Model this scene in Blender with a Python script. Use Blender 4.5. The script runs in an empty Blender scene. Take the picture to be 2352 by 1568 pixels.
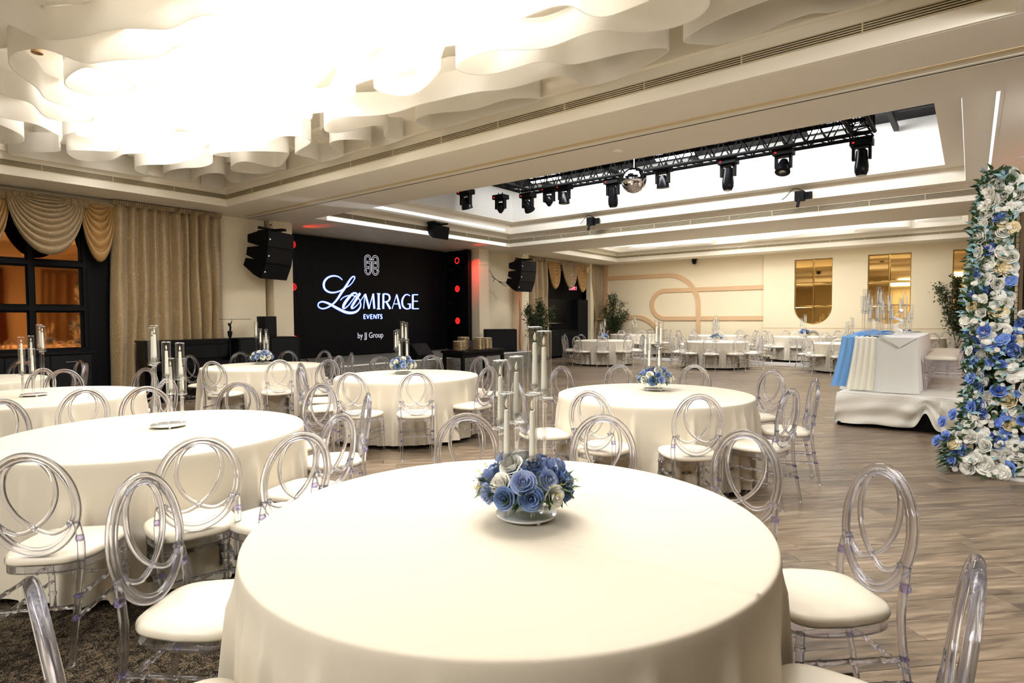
import bpy, bmesh, math, random
import numpy as np
from mathutils import Vector, Matrix
random.seed(7)
PI = math.pi
sc = bpy.context.scene
COL = sc.collection
# ------------------------------------------------------------------ camera
cd = bpy.data.cameras.new('camera'); cam = bpy.data.objects.new('camera', cd); COL.objects.link(cam)
cd.lens = 20.745; cd.sensor_width = 36.0; cd.clip_start = 0.05; cd.clip_end = 80
RM = Matrix(((0.78910678, -0.01902554, 0.61396133), (0.61424, 0.03487, -0.78833793), (-0.00641, 0.99920, 0.03968368)))
q = RM.to_quaternion(); q.normalize()
cam.matrix_world = Matrix.Translation((0, 0, 1.49)) @ q.to_matrix().to_4x4()
sc.camera = cam
# ------------------------------------------------------------------ world, exposure
w = bpy.data.worlds.new('world'); sc.world = w; w.use_nodes = True
w.node_tree.nodes['Background'].inputs[0].default_value = (1.0, 0.93, 0.82, 1)
w.node_tree.nodes['Background'].inputs[1].default_value = 0.25
sc.view_settings.view_transform = 'Standard'; sc.view_settings.look = 'None'
sc.view_settings.exposure = 0.32; sc.view_settings.gamma = 1.0; sc.view_settings.use_curve_mapping = False
sc.cycles.max_bounces = 10; sc.cycles.diffuse_bounces = 4; sc.cycles.glossy_bounces = 4
sc.cycles.transmission_bounces = 8; sc.cycles.transparent_max_bounces = 16
sc.cycles.sample_clamp_indirect = 4.0; sc.cycles.caustics_reflective = False; sc.cycles.caustics_refractive = False
sc.cycles.use_denoising = True; sc.cycles.adaptive_threshold = 0.02

def lamp(name, kind, loc, energy, color=(1, 1, 1), size=None, target=None, **kw):
    l = bpy.data.lights.new(name, kind); l.energy = energy; l.color = color
    if size is not None:
        if kind == 'AREA':
            l.shape = 'RECTANGLE'; l.size = size[0]; l.size_y = size[1]
        else:
            l.shadow_soft_size = size
    for k, v in kw.items(): setattr(l, k, v)
    o = bpy.data.objects.new(name, l); COL.objects.link(o); o.location = loc
    if target is not None:
        d = Vector(target) - Vector(loc); o.rotation_euler = d.to_track_quat('-Z', 'Y').to_euler()
    return o
lamp('coffer_lamp', 'AREA', (-6.6, 3.4, 4.47), 370, (0.985, 0.992, 1.0), (6.8, 1.8), (-6.6, 3.3, 0))
lamp('coffer_lamp', 'AREA', (-2.2, 2.9, 4.46), 130, (0.985, 0.992, 1.0), (3.2, 1.4), (-2.2, 2.9, 0))  # added out of view, to brighten the ribbons on the right
lamp('coffer_lamp', 'AREA', (-2.6, 0.6, 4.46), 30, (0.985, 0.992, 1.0), (3.6, 2.4), (-2.6, 0.6, 0))
lamp('pit_lamp', 'AREA', (-8.0, 11.2, 4.95), 90, (0.96, 0.98, 1.0), (1.6, 0.4), (-8.0, 13.6, 4.5))
lamp('pit_lamp', 'AREA', (-4.7, 11.2, 4.95), 90, (0.96, 0.98, 1.0), (1.6, 0.4), (-4.7, 13.6, 4.5))
lamp('pit_lamp', 'AREA', (-1.9, 11.2, 4.95), 75, (0.96, 0.98, 1.0), (1.6, 0.4), (-1.9, 13.6, 4.5))
lamp('pit_lamp', 'AREA', (-5.2, 10.2, 4.9), 250, (0.97, 0.98, 1.0), (4.6, 0.6), (-5.2, 9.4, 0))
lamp('far_coffer_lamp', 'AREA', (-5.5, 18.5, 4.46), 380, (0.985, 0.992, 1.0), (8.4, 2.2), (-5.5, 18.5, 0))
lamp('rear_room_fill', 'AREA', (-2.0, -2.6, 3.6), 260, (0.985, 0.992, 1.0), (4.0, 1.4), (-2.0, -2.0, 0))  # added fill behind the camera, lifts faces turned to the lens
lamp('aisle_fill', 'AREA', (1.3, 8.1, 3.6), 70, (0.985, 0.992, 1.0), (0.9, 0.9), (-0.9, 9.4, 0.6))  # added fill outside the frame, brightens the head table front
lamp('aisle_fill', 'AREA', (1.4, 4.0, 3.6), 90, (0.985, 0.992, 1.0), (0.9, 0.9), (0.1, 7.1, 1.3))  # added fill outside the frame, brightens the flower tower front
lamp('red_wash', 'SPOT', (-11.95, 13.3, 3.45), 45, (1, 0.02, 0.01), 0.05, (-12.2, 13.9, 2.9), spot_size=1.1, spot_blend=0.6)
lamp('red_wash', 'SPOT', (-12.3, 13.3, 3.2), 40, (1, 0.02, 0.01), 0.05, (-11.0, 13.1, 3.75), spot_size=0.5, spot_blend=0.6)
lamp('red_wash', 'SPOT', (-12.8, 7.95, 3.2), 60, (1, 0.04, 0.01), 0.05, (-12.0, 8.1, 3.75), spot_size=0.6, spot_blend=0.6)
lamp('violet_wash', 'SPOT', (-8.0, 11.0, 4.0), 900, (0.25, 0.2, 1.0), 0.05, (-12.1, 14.0, 1.9), spot_size=0.16, spot_blend=0.8)
lamp('white_beam', 'SPOT', (-8.3, 10.0, 2.9), 260, (0.8, 0.88, 1.0), 0.02, (-9.3, 7.1, 3.65), spot_size=0.22, spot_blend=0.8)
lamp('pink_wash', 'AREA', (0.9, 11.0, 2.9), 22, (1.0, 0.5, 0.42), (0.4, 0.4), (-0.2, 11.2, 3.9))
lamp('coffer_side_fill', 'AREA', (-2.3, 3.3, 4.30), 60, (0.985, 0.992, 1.0), (3.6, 0.25), (-2.3, 6.0, 4.22))  # added fill, back to the camera, lights the ribbons sideways
lamp('coffer_side_fill', 'AREA', (-3.2, 2.2, 4.30), 40, (0.985, 0.992, 1.0), (1.2, 0.25), (0.5, 5.0, 4.22))  # second added fill for the right-hand ribbons, no fixture there
# ------------------------------------------------------------------ materials
def mat(name, color, rough=0.6, metal=0.0, spec=0.5, noise=None, bump=None, trans=0, sheen=0, coat=0, sub=0):
    m = bpy.data.materials.new(name); m.use_nodes = True; nt = m.node_tree; N = nt.nodes; Lk = nt.links
    b = N['Principled BSDF']
    b.inputs['Base Color'].default_value = (*color, 1); b.inputs['Roughness'].default_value = rough
    b.inputs['Metallic'].default_value = metal; b.inputs['Specular IOR Level'].default_value = spec
    if sheen: b.inputs['Sheen Weight'].default_value = sheen
    if coat: b.inputs['Coat Weight'].default_value = coat; b.inputs['Coat Roughness'].default_value = 0.12
    if noise:
        c2, scale, detail = noise
        tc = N.new('ShaderNodeTexCoord'); nz = N.new('ShaderNodeTexNoise'); nz.inputs['Scale'].default_value = scale
        nz.inputs['Detail'].default_value = detail
        cr = N.new('ShaderNodeValToRGB'); cr.color_ramp.elements[0].position = 0.35; cr.color_ramp.elements[1].position = 0.65
        cr.color_ramp.elements[0].color = (*color, 1); cr.color_ramp.elements[1].color = (*c2, 1)
        Lk.new(tc.outputs['Object'], nz.inputs['Vector']); Lk.new(nz.outputs['Fac'], cr.inputs['Fac']); Lk.new(cr.outputs['Color'], b.inputs['Base Color'])
    if bump:
        scale, st = bump
        tc = N.new('ShaderNodeTexCoord'); nz = N.new('ShaderNodeTexNoise'); nz.inputs['Scale'].default_value = scale; nz.inputs['Detail'].default_value = 3
        bp = N.new('ShaderNodeBump'); bp.inputs['Strength'].default_value = st; bp.inputs['Distance'].default_value = 0.01
        Lk.new(tc.outputs['Object'], nz.inputs['Vector']); Lk.new(nz.outputs['Fac'], bp.inputs['Height']); Lk.new(bp.outputs['Normal'], b.inputs['Normal'])
    return m
def srgb(r, g, b):
    f = lambda c: (c/255/12.92) if c/255 <= 0.04045 else ((c/255+0.055)/1.055)**2.4
    return (f(r), f(g), f(b))
def emit(name, color, strength):
    m = bpy.data.materials.new(name); m.use_nodes = True; nt = m.node_tree; nt.nodes.clear()
    e = nt.nodes.new('ShaderNodeEmission'); o = nt.nodes.new('ShaderNodeOutputMaterial')
    e.inputs[0].default_value = (*color, 1); e.inputs[1].default_value = strength; nt.links.new(e.outputs[0], o.inputs[0]); return m
def clear(name, tint, ior=1.45, clearmix=0.45, rough=0.0):
    m = bpy.data.materials.new(name); m.use_nodes = True; nt = m.node_tree; nt.nodes.clear(); N = nt.nodes
    g = N.new('ShaderNodeBsdfGlass'); g.inputs['Color'].default_value = (*tint, 1); g.inputs['IOR'].default_value = ior; g.inputs['Roughness'].default_value = rough
    t = N.new('ShaderNodeBsdfTransparent'); t.inputs['Color'].default_value = (*[0.5+0.5*c for c in tint], 1)
    x = N.new('ShaderNodeMixShader'); x.inputs[0].default_value = clearmix; o = N.new('ShaderNodeOutputMaterial')
    nt.links.new(g.outputs[0], x.inputs[1]); nt.links.new(t.outputs[0], x.inputs[2]); nt.links.new(x.outputs[0], o.inputs[0]); return m
def shell_glass(name, refl=0.12):
    m = bpy.data.materials.new(name); m.use_nodes = True; nt = m.node_tree; nt.nodes.clear(); N = nt.nodes
    g = N.new('ShaderNodeBsdfGlossy'); g.inputs['Roughness'].default_value = 0.02
    t = N.new('ShaderNodeBsdfTransparent'); t.inputs['Color'].default_value = (0.97, 0.98, 0.98, 1)
    lw = N.new('ShaderNodeLayerWeight'); lw.inputs['Blend'].default_value = 0.35
    mm = N.new('ShaderNodeMath'); mm.operation = 'MULTIPLY_ADD'; mm.inputs[1].default_value = 0.38; mm.inputs[2].default_value = refl*0.4
    x = N.new('ShaderNodeMixShader'); o = N.new('ShaderNodeOutputMaterial')
    nt.links.new(lw.outputs['Facing'], mm.inputs[0]); nt.links.new(mm.outputs[0], x.inputs[0])
    nt.links.new(t.outputs[0], x.inputs[1]); nt.links.new(g.outputs[0], x.inputs[2]); nt.links.new(x.outputs[0], o.inputs[0]); return m
def translucent(name, color, amt=0.4):
    m = bpy.data.materials.new(name); m.use_nodes = True; nt = m.node_tree; nt.nodes.clear(); N = nt.nodes
    d = N.new('ShaderNodeBsdfDiffuse'); d.inputs[0].default_value = (*color, 1)
    t = N.new('ShaderNodeBsdfTranslucent'); t.inputs[0].default_value = (*color, 1)
    x = N.new('ShaderNodeMixShader'); x.inputs[0].default_value = amt; o = N.new('ShaderNodeOutputMaterial')
    nt.links.new(d.outputs[0], x.inputs[1]); nt.links.new(t.outputs[0], x.inputs[2]); nt.links.new(x.outputs[0], o.inputs[0]); return m

M = {}
M['wall'] = mat('wall_paint', srgb(243, 228, 197), 0.75, bump=(60, 0.05))
M['ceil'] = mat('ceiling_paint', srgb(247, 239, 223), 0.5, bump=(30, 0.03))
M['cream_gloss'] = mat('lacquered_panel', srgb(236, 222, 190), 0.22)
M['pit'] = mat('white_plaster', srgb(240, 238, 232), 0.7)
M['tan'] = mat('tan_rib', srgb(222, 184, 142), 0.6)
M['black'] = mat('black_matte', (0.004, 0.004, 0.0045), 0.6, spec=0.12)
M['blackgloss'] = mat('black_gloss', (0.004, 0.004, 0.005), 0.25, spec=0.2)
M['darkgrey'] = mat('dark_grey', (0.009, 0.009, 0.010), 0.55, spec=0.15)
M['ribbon'] = translucent('white_ribbon', srgb(253, 250, 244), 0.5)
M['vent'] = mat('vent_metal', srgb(205, 190, 155), 0.5)
M['ventdark'] = mat('vent_shadow', (0.03, 0.025, 0.02), 0.9)
M['acrylic'] = clear('clear_acrylic', (0.958, 0.962, 1.0), 1.49, 0.18)
M['knot'] = clear('tinted_acrylic_joint', (0.74, 0.70, 0.94), 1.47, 0.5)
M['glass'] = shell_glass('thin_glass')
M['crystal'] = clear('crystal_glass', (0.99, 0.995, 1.0), 1.5, 0.62)
M['mirrorbase'] = mat('mirror_base', (0.86, 0.86, 0.84), 0.15, metal=0.45)
M['seat'] = mat('ivory_vinyl', srgb(234, 224, 205), 0.38, bump=(25, 0.06))
M['wax'] = mat('ivory_wax', srgb(253, 248, 236), 0.45)
M['flame'] = mat('candle_flame_tip', srgb(250, 240, 215), 0.5)
M['wick'] = mat('wick', (0.03, 0.03, 0.03), 0.8)
M['white_cloth'] = mat('white_cloth', srgb(246, 245, 242), 0.85, bump=(300, 0.1))
M['velvet'] = mat('white_velvet', srgb(246, 242, 232), 0.6, sheen=0.6, bump=(40, 0.35))
M['creamcloth'] = mat('cream_chiffon', srgb(253, 249, 236), 0.8)
M['bluecloth'] = translucent('blue_chiffon', srgb(138, 190, 245), 0.25)
M['rose_blue'] = mat('rose_dusty_blue', srgb(96, 124, 172), 0.8, noise=(srgb(142, 166, 208), 18, 2))
M['rose_peri'] = mat('rose_periwinkle', srgb(152, 170, 216), 0.8, noise=(srgb(196, 208, 234), 20, 2))
M['rose_white'] = mat('rose_ivory', srgb(253, 249, 238), 0.75, noise=(srgb(255, 254, 248), 20, 2))
M['rose_sky'] = mat('bloom_cornflower_blue', srgb(84, 122, 216), 0.8, noise=(srgb(150, 180, 238), 22, 2))
M['rose_cream'] = mat('rose_cream_yellow', srgb(244, 222, 168), 0.75, noise=(srgb(250, 238, 206), 22, 2))
M['leaf'] = mat('dark_green_leaf', srgb(32, 58, 28), 0.5, noise=(srgb(56, 84, 36), 12, 2))
M['leaf_pale'] = mat('pale_blue_green_leaf', srgb(150, 188, 194), 0.6)
M['sprig'] = mat('yellow_green_sprig', srgb(190, 190, 60), 0.7)
M['treeleaf'] = mat('tree_leaf', srgb(34, 48, 26), 0.55, noise=(srgb(70, 84, 44), 6, 2))
M['bark'] = mat('bark', srgb(104, 84, 58), 0.8)
M['moss'] = mat('green_panel', srgb(96, 150, 20), 0.7, noise=(srgb(150, 190, 40), 8, 2))
M['goldsatin'] = mat('gold_satin', srgb(170, 130, 74), 0.32, sheen=0.2)
M['chrome'] = mat('chrome', (0.8, 0.8, 0.82), 0.12, metal=1.0)
M['mirrorball'] = mat('mirror_facet', (0.9, 0.9, 0.92), 0.05, metal=1.0)
M['goldmirror'] = mat('gold_mirror', srgb(246, 204, 132), 0.03, metal=1.0)
M['bronzemirror'] = mat('bronze_mirror', srgb(212, 140, 78), 0.03, metal=1.0)
M['goldrim'] = mat('gold_rim', srgb(214, 178, 110), 0.25, metal=1.0)
M['china'] = mat('white_china', srgb(245, 242, 235), 0.25)
M['switch'] = mat('white_plastic', srgb(240, 238, 232), 0.4)
M['brown'] = mat('brown_red', srgb(70, 40, 24), 0.6)
M['screen'] = mat('led_screen_black', (0.003, 0.003, 0.004), 0.5, spec=0.15)
M['led_white'] = emit('screen_white_light', (0.80, 0.90, 1.0), 1.25)
M['led_grey'] = emit('screen_grey_light', (0.78, 0.75, 0.82), 0.75)
M['led_edge'] = emit('screen_blue_halo', (0.05, 0.18, 0.9), 0.9)
M['led_red'] = emit('red_led', (1.0, 0.02, 0.02), 2.2)
M['led_green'] = emit('sign_red_glow', (1.0, 0.03, 0.08), 1.0)
M['led_blue'] = emit('blue_lens', (0.05, 0.15, 1.0), 3.0)
M['glow_dot'] = emit('logo_dot', (0.9, 0.9, 0.9), 0.9)  # white speaker logos given a glow of their own, not lamps
M['strip'] = emit('cool_led_strip', (0.97, 0.98, 1.0), 0.9)
M['stripwarm'] = emit('amber_led_strip', (1.0, 0.55, 0.15), 1.6)
M['flood'] = emit('flood_panel', (0.95, 0.97, 1.0), 9.0)
M['bandtan'] = mat('beam_band', srgb(222, 200, 156), 0.5)
M['velvetbrown'] = mat('brown_velvet', srgb(96, 44, 26), 0.8, sheen=0.4)
M['pink'] = mat('blush_slat', srgb(240, 208, 190), 0.6)
M['glow_ceiling'] = emit('coffer_backlight', (1.0, 0.95, 0.84), 1.1)
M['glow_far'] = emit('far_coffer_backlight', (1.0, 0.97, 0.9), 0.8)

def brocade():
    m = bpy.data.materials.new('brocade'); m.use_nodes = True; nt = m.node_tree; N = nt.nodes; L = nt.links; b = N['Principled BSDF']
    tc = N.new('ShaderNodeTexCoord'); nz = N.new('ShaderNodeTexNoise'); nz.inputs['Scale'].default_value = 5; nz.inputs['Detail'].default_value = 4; nz.inputs['Distortion'].default_value = 1.6
    mp = N.new('ShaderNodeMath'); mp.operation = 'PINGPONG'; mp.inputs[1].default_value = 0.06
    cr = N.new('ShaderNodeValToRGB'); cr.color_ramp.elements[0].position = 0.0; cr.color_ramp.elements[1].position = 0.13
    cr.color_ramp.elements[0].color = (*srgb(196, 168, 118), 1); cr.color_ramp.elements[1].color = (*srgb(150, 127, 92), 1)
    cr2 = N.new('ShaderNodeMath'); cr2.operation = 'MULTIPLY'; cr2.inputs[1].default_value = 12
    L.new(tc.outputs['Object'], nz.inputs['Vector']); L.new(nz.outputs['Fac'], mp.inputs[0]); L.new(mp.outputs[0], cr2.inputs[0]); L.new(cr2.outputs[0], cr.inputs['Fac'])
    L.new(cr.outputs['Color'], b.inputs['Base Color']); b.inputs['Roughness'].default_value = 0.38; b.inputs['Sheen Weight'].default_value = 0.3
    bp = N.new('ShaderNodeBump'); bp.inputs['Strength'].default_value = 0.25; bp.inputs['Distance'].default_value = 0.01
    L.new(nz.outputs['Fac'], bp.inputs['Height']); L.new(bp.outputs['Normal'], b.inputs['Normal']); return m
M['brocade'] = brocade()
def cloth():
    m = mat('cream_tablecloth', srgb(219, 209, 190), 0.8); nt = m.node_tree; N = nt.nodes; L = nt.links; b = N['Principled BSDF']
    return m
M['cloth'] = cloth()
def carpet(name, c1, c2, c3, sx, sy):
    m = bpy.data.materials.new(name); m.use_nodes = True; nt = m.node_tree; N = nt.nodes; L = nt.links; b = N['Principled BSDF']
    tc = N.new('ShaderNodeTexCoord'); mp = N.new('ShaderNodeMapping'); mp.inputs['Scale'].default_value = (sx, sy, sx)
    n1 = N.new('ShaderNodeTexNoise'); n1.inputs['Scale'].default_value = 22; n1.inputs['Detail'].default_value = 6; n1.inputs['Roughness'].default_value = 0.8
    n2 = N.new('ShaderNodeTexNoise'); n2.inputs['Scale'].default_value = 190; n2.inputs['Detail'].default_value = 2
    ad = N.new('ShaderNodeMath'); ad.operation = 'MULTIPLY_ADD'; ad.inputs[1].default_value = 0.55
    sb = N.new('ShaderNodeMath'); sb.operation = 'MULTIPLY'; sb.inputs[1].default_value = 0.5
    cr = N.new('ShaderNodeValToRGB'); e = cr.color_ramp.elements; e[0].position = 0.44; e[1].position = 0.60
    e[0].color = (*c1, 1); e[1].color = (*c2, 1); k = e.new(0.52); k.color = (*c3, 1)
    L.new(tc.outputs['Object'], mp.inputs['Vector']); L.new(mp.outputs[0], n1.inputs['Vector']); L.new(mp.outputs[0], n2.inputs['Vector'])
    L.new(n2.outputs['Fac'], sb.inputs[0]); L.new(n1.outputs['Fac'], ad.inputs[0]); L.new(sb.outputs[0], ad.inputs[2]); L.new(ad.outputs[0], cr.inputs['Fac'])
    L.new(cr.outputs['Color'], b.inputs['Base Color']); b.inputs['Roughness'].default_value = 0.95; b.inputs['Specular IOR Level'].default_value = 0.1
    bp = N.new('ShaderNodeBump'); bp.inputs['Strength'].default_value = 0.5; bp.inputs['Distance'].default_value = 0.005
    L.new(n2.outputs['Fac'], bp.inputs['Height']); L.new(bp.outputs['Normal'], b.inputs['Normal']); return m
M['carpet'] = carpet('dark_patterned_carpet', srgb(14, 12, 9), srgb(112, 98, 78), srgb(44, 37, 29), 1, 1)
M['stagecarpet'] = carpet('grey_stage_carpet', srgb(70, 68, 64), srgb(176, 172, 162), srgb(120, 116, 108), 2.2, 2.2)
def wood():
    m = bpy.data.materials.new('plank_wood'); m.use_nodes = True; nt = m.node_tree; N = nt.nodes; L = nt.links; b = N['Principled BSDF']
    tc = N.new('ShaderNodeTexCoord'); oi = N.new('ShaderNodeObjectInfo')
    at = N.new('ShaderNodeAttribute'); at.attribute_name = 'tone'
    mp = N.new('ShaderNodeMapping'); mp.inputs['Scale'].default_value = (0.9, 9.0, 1); mp.inputs['Rotation'].default_value = (0, 0, -PI/4)
    rot = N.new('ShaderNodeMapping'); rot.inputs['Rotation'].default_value = (0, 0, -PI/4)
    geo = N.new('ShaderNodeNewGeometry')
    add = N.new('ShaderNodeVectorMath'); add.operation = 'ADD'
    cmb = N.new('ShaderNodeCombineXYZ'); mul = N.new('ShaderNodeMath'); mul.operation = 'MULTIPLY'; mul.inputs[1].default_value = 37.0
    L.new(at.outputs['Fac'], mul.inputs[0]); L.new(mul.outputs[0], cmb.inputs['Z'])
    sc2 = N.new('ShaderNodeMapping'); sc2.inputs['Scale'].default_value = (1.0, 8.0, 1.0)
    L.new(geo.outputs['Position'], rot.inputs['Vector']); L.new(rot.outputs[0], sc2.inputs['Vector']); L.new(sc2.outputs[0], add.inputs[0]); L.new(cmb.outputs[0], add.inputs[1])
    n1 = N.new('ShaderNodeTexNoise'); n1.inputs['Scale'].default_value = 2.6; n1.inputs['Detail'].default_value = 8; n1.inputs['Roughness'].default_value = 0.62; n1.inputs['Distortion'].default_value = 0.6
    L.new(add.outputs[0], n1.inputs['Vector'])
    cr = N.new('ShaderNodeValToRGB'); e = cr.color_ramp.elements; e[0].position = 0.32; e[1].position = 0.68
    e[0].color = (*srgb(84, 71, 58), 1); e[1].color = (*srgb(156, 138, 116), 1); k = e.new(0.5); k.color = (*srgb(122, 105, 86), 1)
    L.new(n1.outputs['Fac'], cr.inputs['Fac'])
    hs = N.new('ShaderNodeHueSaturation'); mr = N.new('ShaderNodeMapRange'); mr.inputs['To Min'].default_value = 0.78; mr.inputs['To Max'].default_value = 1.18
    L.new(at.outputs['Fac'], mr.inputs['Value']); L.new(mr.outputs[0], hs.inputs['Value']); L.new(cr.outputs['Color'], hs.inputs['Color'])
    L.new(hs.outputs['Color'], b.inputs['Base Color']); b.inputs['Roughness'].default_value = 0.34; b.inputs['Specular IOR Level'].default_value = 0.45
    bp = N.new('ShaderNodeBump'); bp.inputs['Strength'].default_value = 0.12; bp.inputs['Distance'].default_value = 0.003
    L.new(n1.outputs['Fac'], bp.inputs['Height']); L.new(bp.outputs['Normal'], b.inputs['Normal']); return m
M['wood'] = wood()

# ------------------------------------------------------------------ mesh building
class MB:
    def __init__(s): s.v = []; s.f = []
    def add(s, vs, fs):
        n = len(s.v); s.v += [tuple(p) for p in vs]; s.f += [tuple(i+n for i in f) for f in fs]; return s
    def box(s, x0, x1, y0, y1, z0, z1, mx=None):
        vs = [(x, y, z) for z in (z0, z1) for y in (y0, y1) for x in (x0, x1)]
        if mx is not None: vs = [mx @ Vector(p) for p in vs]
        return s.add(vs, [(0, 2, 3, 1), (4, 5, 7, 6), (0, 1, 5, 4), (2, 6, 7, 3), (0, 4, 6, 2), (1, 3, 7, 5)])
    def cbox(s, c, size, rz=0, mx=None):
        m = Matrix.Translation(c) @ Matrix.Rotation(rz, 4, 'Z')
        if mx is not None: m = mx @ m
        return s.box(-size[0]/2, size[0]/2, -size[1]/2, size[1]/2, -size[2]/2, size[2]/2, m)
    def tube(s, path, r, n=8, closed=False, cap=True, flat=1.0):
        P = [Vector(p) for p in path]; m = len(P); rr = r if isinstance(r, (list, tuple)) else [r]*m
        T = []
        for i in range(m):
            a = P[(i-1) % m] if (closed or i > 0) else P[i]; b = P[(i+1) % m] if (closed or i < m-1) else P[i]
            T.append((b-a).normalized())
        up = Vector((0, 0, 1)) if abs(T[0].z) < 0.9 else Vector((1, 0, 0))
        u = (up - T[0]*up.dot(T[0])).normalized(); vs = []
        for i in range(m):
            u = (u - T[i]*u.dot(T[i])).normalized(); w_ = T[i].cross(u)
            for k in range(n):
                a = 2*PI*k/n; vs.append(P[i] + (u*math.cos(a)*flat + w_*math.sin(a))*rr[i])
        fs = []
        for i in range(m if closed else m-1):
            j = (i+1) % m
            for k in range(n):
                k2 = (k+1) % n; fs.append((i*n+k, i*n+k2, j*n+k2, j*n+k))
        if not closed and cap:
            fs.append(tuple(range(n-1, -1, -1))); fs.append(tuple((m-1)*n+k for k in range(n)))
        return s.add(vs, fs)
    def lathe(s, prof, n=16, o=(0, 0, 0), cap=True, mx=None):
        vs = []
        for r, z in prof:
            for k in range(n): a = 2*PI*k/n; vs.append(Vector((o[0]+r*math.cos(a), o[1]+r*math.sin(a), o[2]+z)))
        if mx is not None: vs = [mx @ p for p in vs]
        fs = []; m = len(prof)
        for i in range(m-1):
            for k in range(n): k2 = (k+1) % n; fs.append((i*n+k, i*n+k2, (i+1)*n+k2, (i+1)*n+k))
        if cap:
            fs.append(tuple(range(n-1, -1, -1))); fs.append(tuple((m-1)*n+k for k in range(n)))
        return s.add(vs, fs)
    def grid(s, fn, nu, nv):
        vs = [fn(i/nu, j/nv) for j in range(nv+1) for i in range(nu+1)]
        return s.add(vs, [(j*(nu+1)+i, j*(nu+1)+i+1, (j+1)*(nu+1)+i+1, (j+1)*(nu+1)+i) for j in range(nv) for i in range(nu)])
    def mesh(s, name, m, smooth=False, fix=True):
        me = bpy.data.meshes.new(name); me.from_pydata(s.v, [], s.f)
        if fix:
            bm = bmesh.new(); bm.from_mesh(me); bmesh.ops.recalc_face_normals(bm, faces=bm.faces); bm.to_mesh(me); bm.free()
        me.materials.append(M[m] if isinstance(m, str) else m)
        if smooth:
            me.polygons.foreach_set('use_smooth', [True]*len(me.polygons))
            if smooth == 'auto' : me.set_sharp_from_angle(angle=math.radians(40))
        me.update(); return me
    def obj(s, name, m, parent=None, smooth=False, fix=True):
        return link(name, s.mesh(name, m, smooth, fix), parent)
def link(name, data, parent=None, loc=None, rz=None):
    o = bpy.data.objects.new(name, data); COL.objects.link(o)
    if parent is not None: o.parent = parent
    if loc is not None: o.location = loc
    if rz is not None: o.rotation_euler[2] = rz
    return o
def tag(o, label=None, cat=None, group=None, kind=None):
    if label: o['label'] = label
    if cat: o['category'] = cat
    if group: o['group'] = group
    if kind: o['kind'] = kind
    return o
def thing(name, label, cat, loc=(0, 0, 0), rz=0, group=None):
    return tag(link(name, None, None, loc, rz), label, cat, group)
def struct(name, mb, m, parent=None, smooth=False):
    o = mb.obj(name, m, parent, smooth)
    if parent is None: o['kind'] = 'structure'
    return o
def copy_tree(o, parent=None):
    c = o.copy(); COL.objects.link(c); c.parent = parent
    for ch in KIDS.get(o.name, []): copy_tree(ch, c)
    return c
KIDS = {}
def freeze(o):          # remember a prototype's children once, so that copying stays cheap
    KIDS[o.name] = list(o.children)
    for c in o.children: freeze(c)
def dup(root, loc, rz, label, group=None, scale=None):
    r = copy_tree(root); r.location = loc; r.rotation_euler = (0, 0, rz); r['label'] = label
    if group: r['group'] = group
    if scale: r.scale = scale
    return r
def cat_rom(P, n=6, closed=False):
    P = [Vector(p) for p in P]; out = []; m = len(P)
    for i in range(m if closed else m-1):
        p0 = P[(i-1) % m] if closed or i > 0 else P[i]; p1 = P[i]; p2 = P[(i+1) % m]; p3 = P[(i+2) % m] if closed or i+2 < m else p2
        for k in range(n):
            t = k/n; out.append(0.5*((2*p1)+(p2-p0)*t+(2*p0-5*p1+4*p2-p3)*t*t+(3*p1-p0-3*p2+p3)*t*t*t))
    if not closed: out.append(P[-1])
    return out
# ------------------------------------------------------------------ the room
ZC = 3.65; WX = -12.1; FY = 21.75
XR = 4.6; YB = -4.2
def S(name, boxes, m, parent=None):
    b = MB()
    for q_ in boxes: b.box(*q_)
    return struct(name, b, m, parent)
floor = S('floor', [(-13.8, XR, YB, FY+0.3, -0.12, -0.012)], 'ventdark')
S('floor_carpet', [(-13.8, XR, YB, 2.28, -0.012, 0.004)], 'carpet')
S('trim_1', [(-12.1, XR, 2.28, 2.30, -0.012, 0.006)], 'chrome')
S('floor_platform_rear', [(-12.1, XR, 19.14, FY, -0.01, 0.10)], 'carpet')
S('trim_2', [(-12.1, XR, 19.10, 19.15, -0.01, 0.095)], 'pit')
# planks, laid at 45 degrees; nearest ones single parts, the rest one part
def plank_mesh(cx, cy, L=1.22, W=0.178, tone=0.5, mb=None):
    d = 0.7071; hl = L/2-0.0012; hw = W/2-0.0012; e = 0.002
    vs = []
    for (z, i) in ((-0.012, 0), (0.0-0.0015, 0), (0.0, e)):
        for sx, sy in ((-1, -1), (1, -1), (1, 1), (-1, 1)):
            a = sx*(hl-i); b_ = sy*(hw-i); vs.append((cx+(a*d-b_*d), cy+(a*d+b_*d), z))
    fs = [(8, 9, 10, 11)]
    for l in (0, 4):
        for k in range(4): fs.append((l+k, l+(k+1) % 4, l+4+(k+1) % 4, l+4+k))
    mb.add(vs, fs); mb.tones = getattr(mb, 'tones', []) + [tone]*len(vs)
def settone(me, tones):
    a = me.attributes.new('tone', 'FLOAT', 'POINT'); a.data.foreach_set('value', tones)
planks = []
rp = random.Random(3)
Wp, Lp = 0.178, 1.22
for j in range(-90, 90):
    off = rp.random()*Lp
    for i in range(-22, 22):
        a = i*Lp+off; b_ = j*Wp
        cx = (a-b_)*0.7071 - 5; cy = (a+b_)*0.7071 + 10.6
        tone = rp.random()
        if -12.2 < cx < 3.6 and 2.28 < cy < 19.4: planks.append((cx, cy, tone))
def vis(p):   # nearest planks in front of the lens first
    dx, dy = p[0], p[1]; f_ = -0.6144*dx+0.789*dy; r_ = 0.789*dx+0.6144*dy
    return math.hypot(dx, dy) + (0 if (f_ > 1.5 and abs(r_/max(f_, .1)) < 0.95) else 100)
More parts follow.
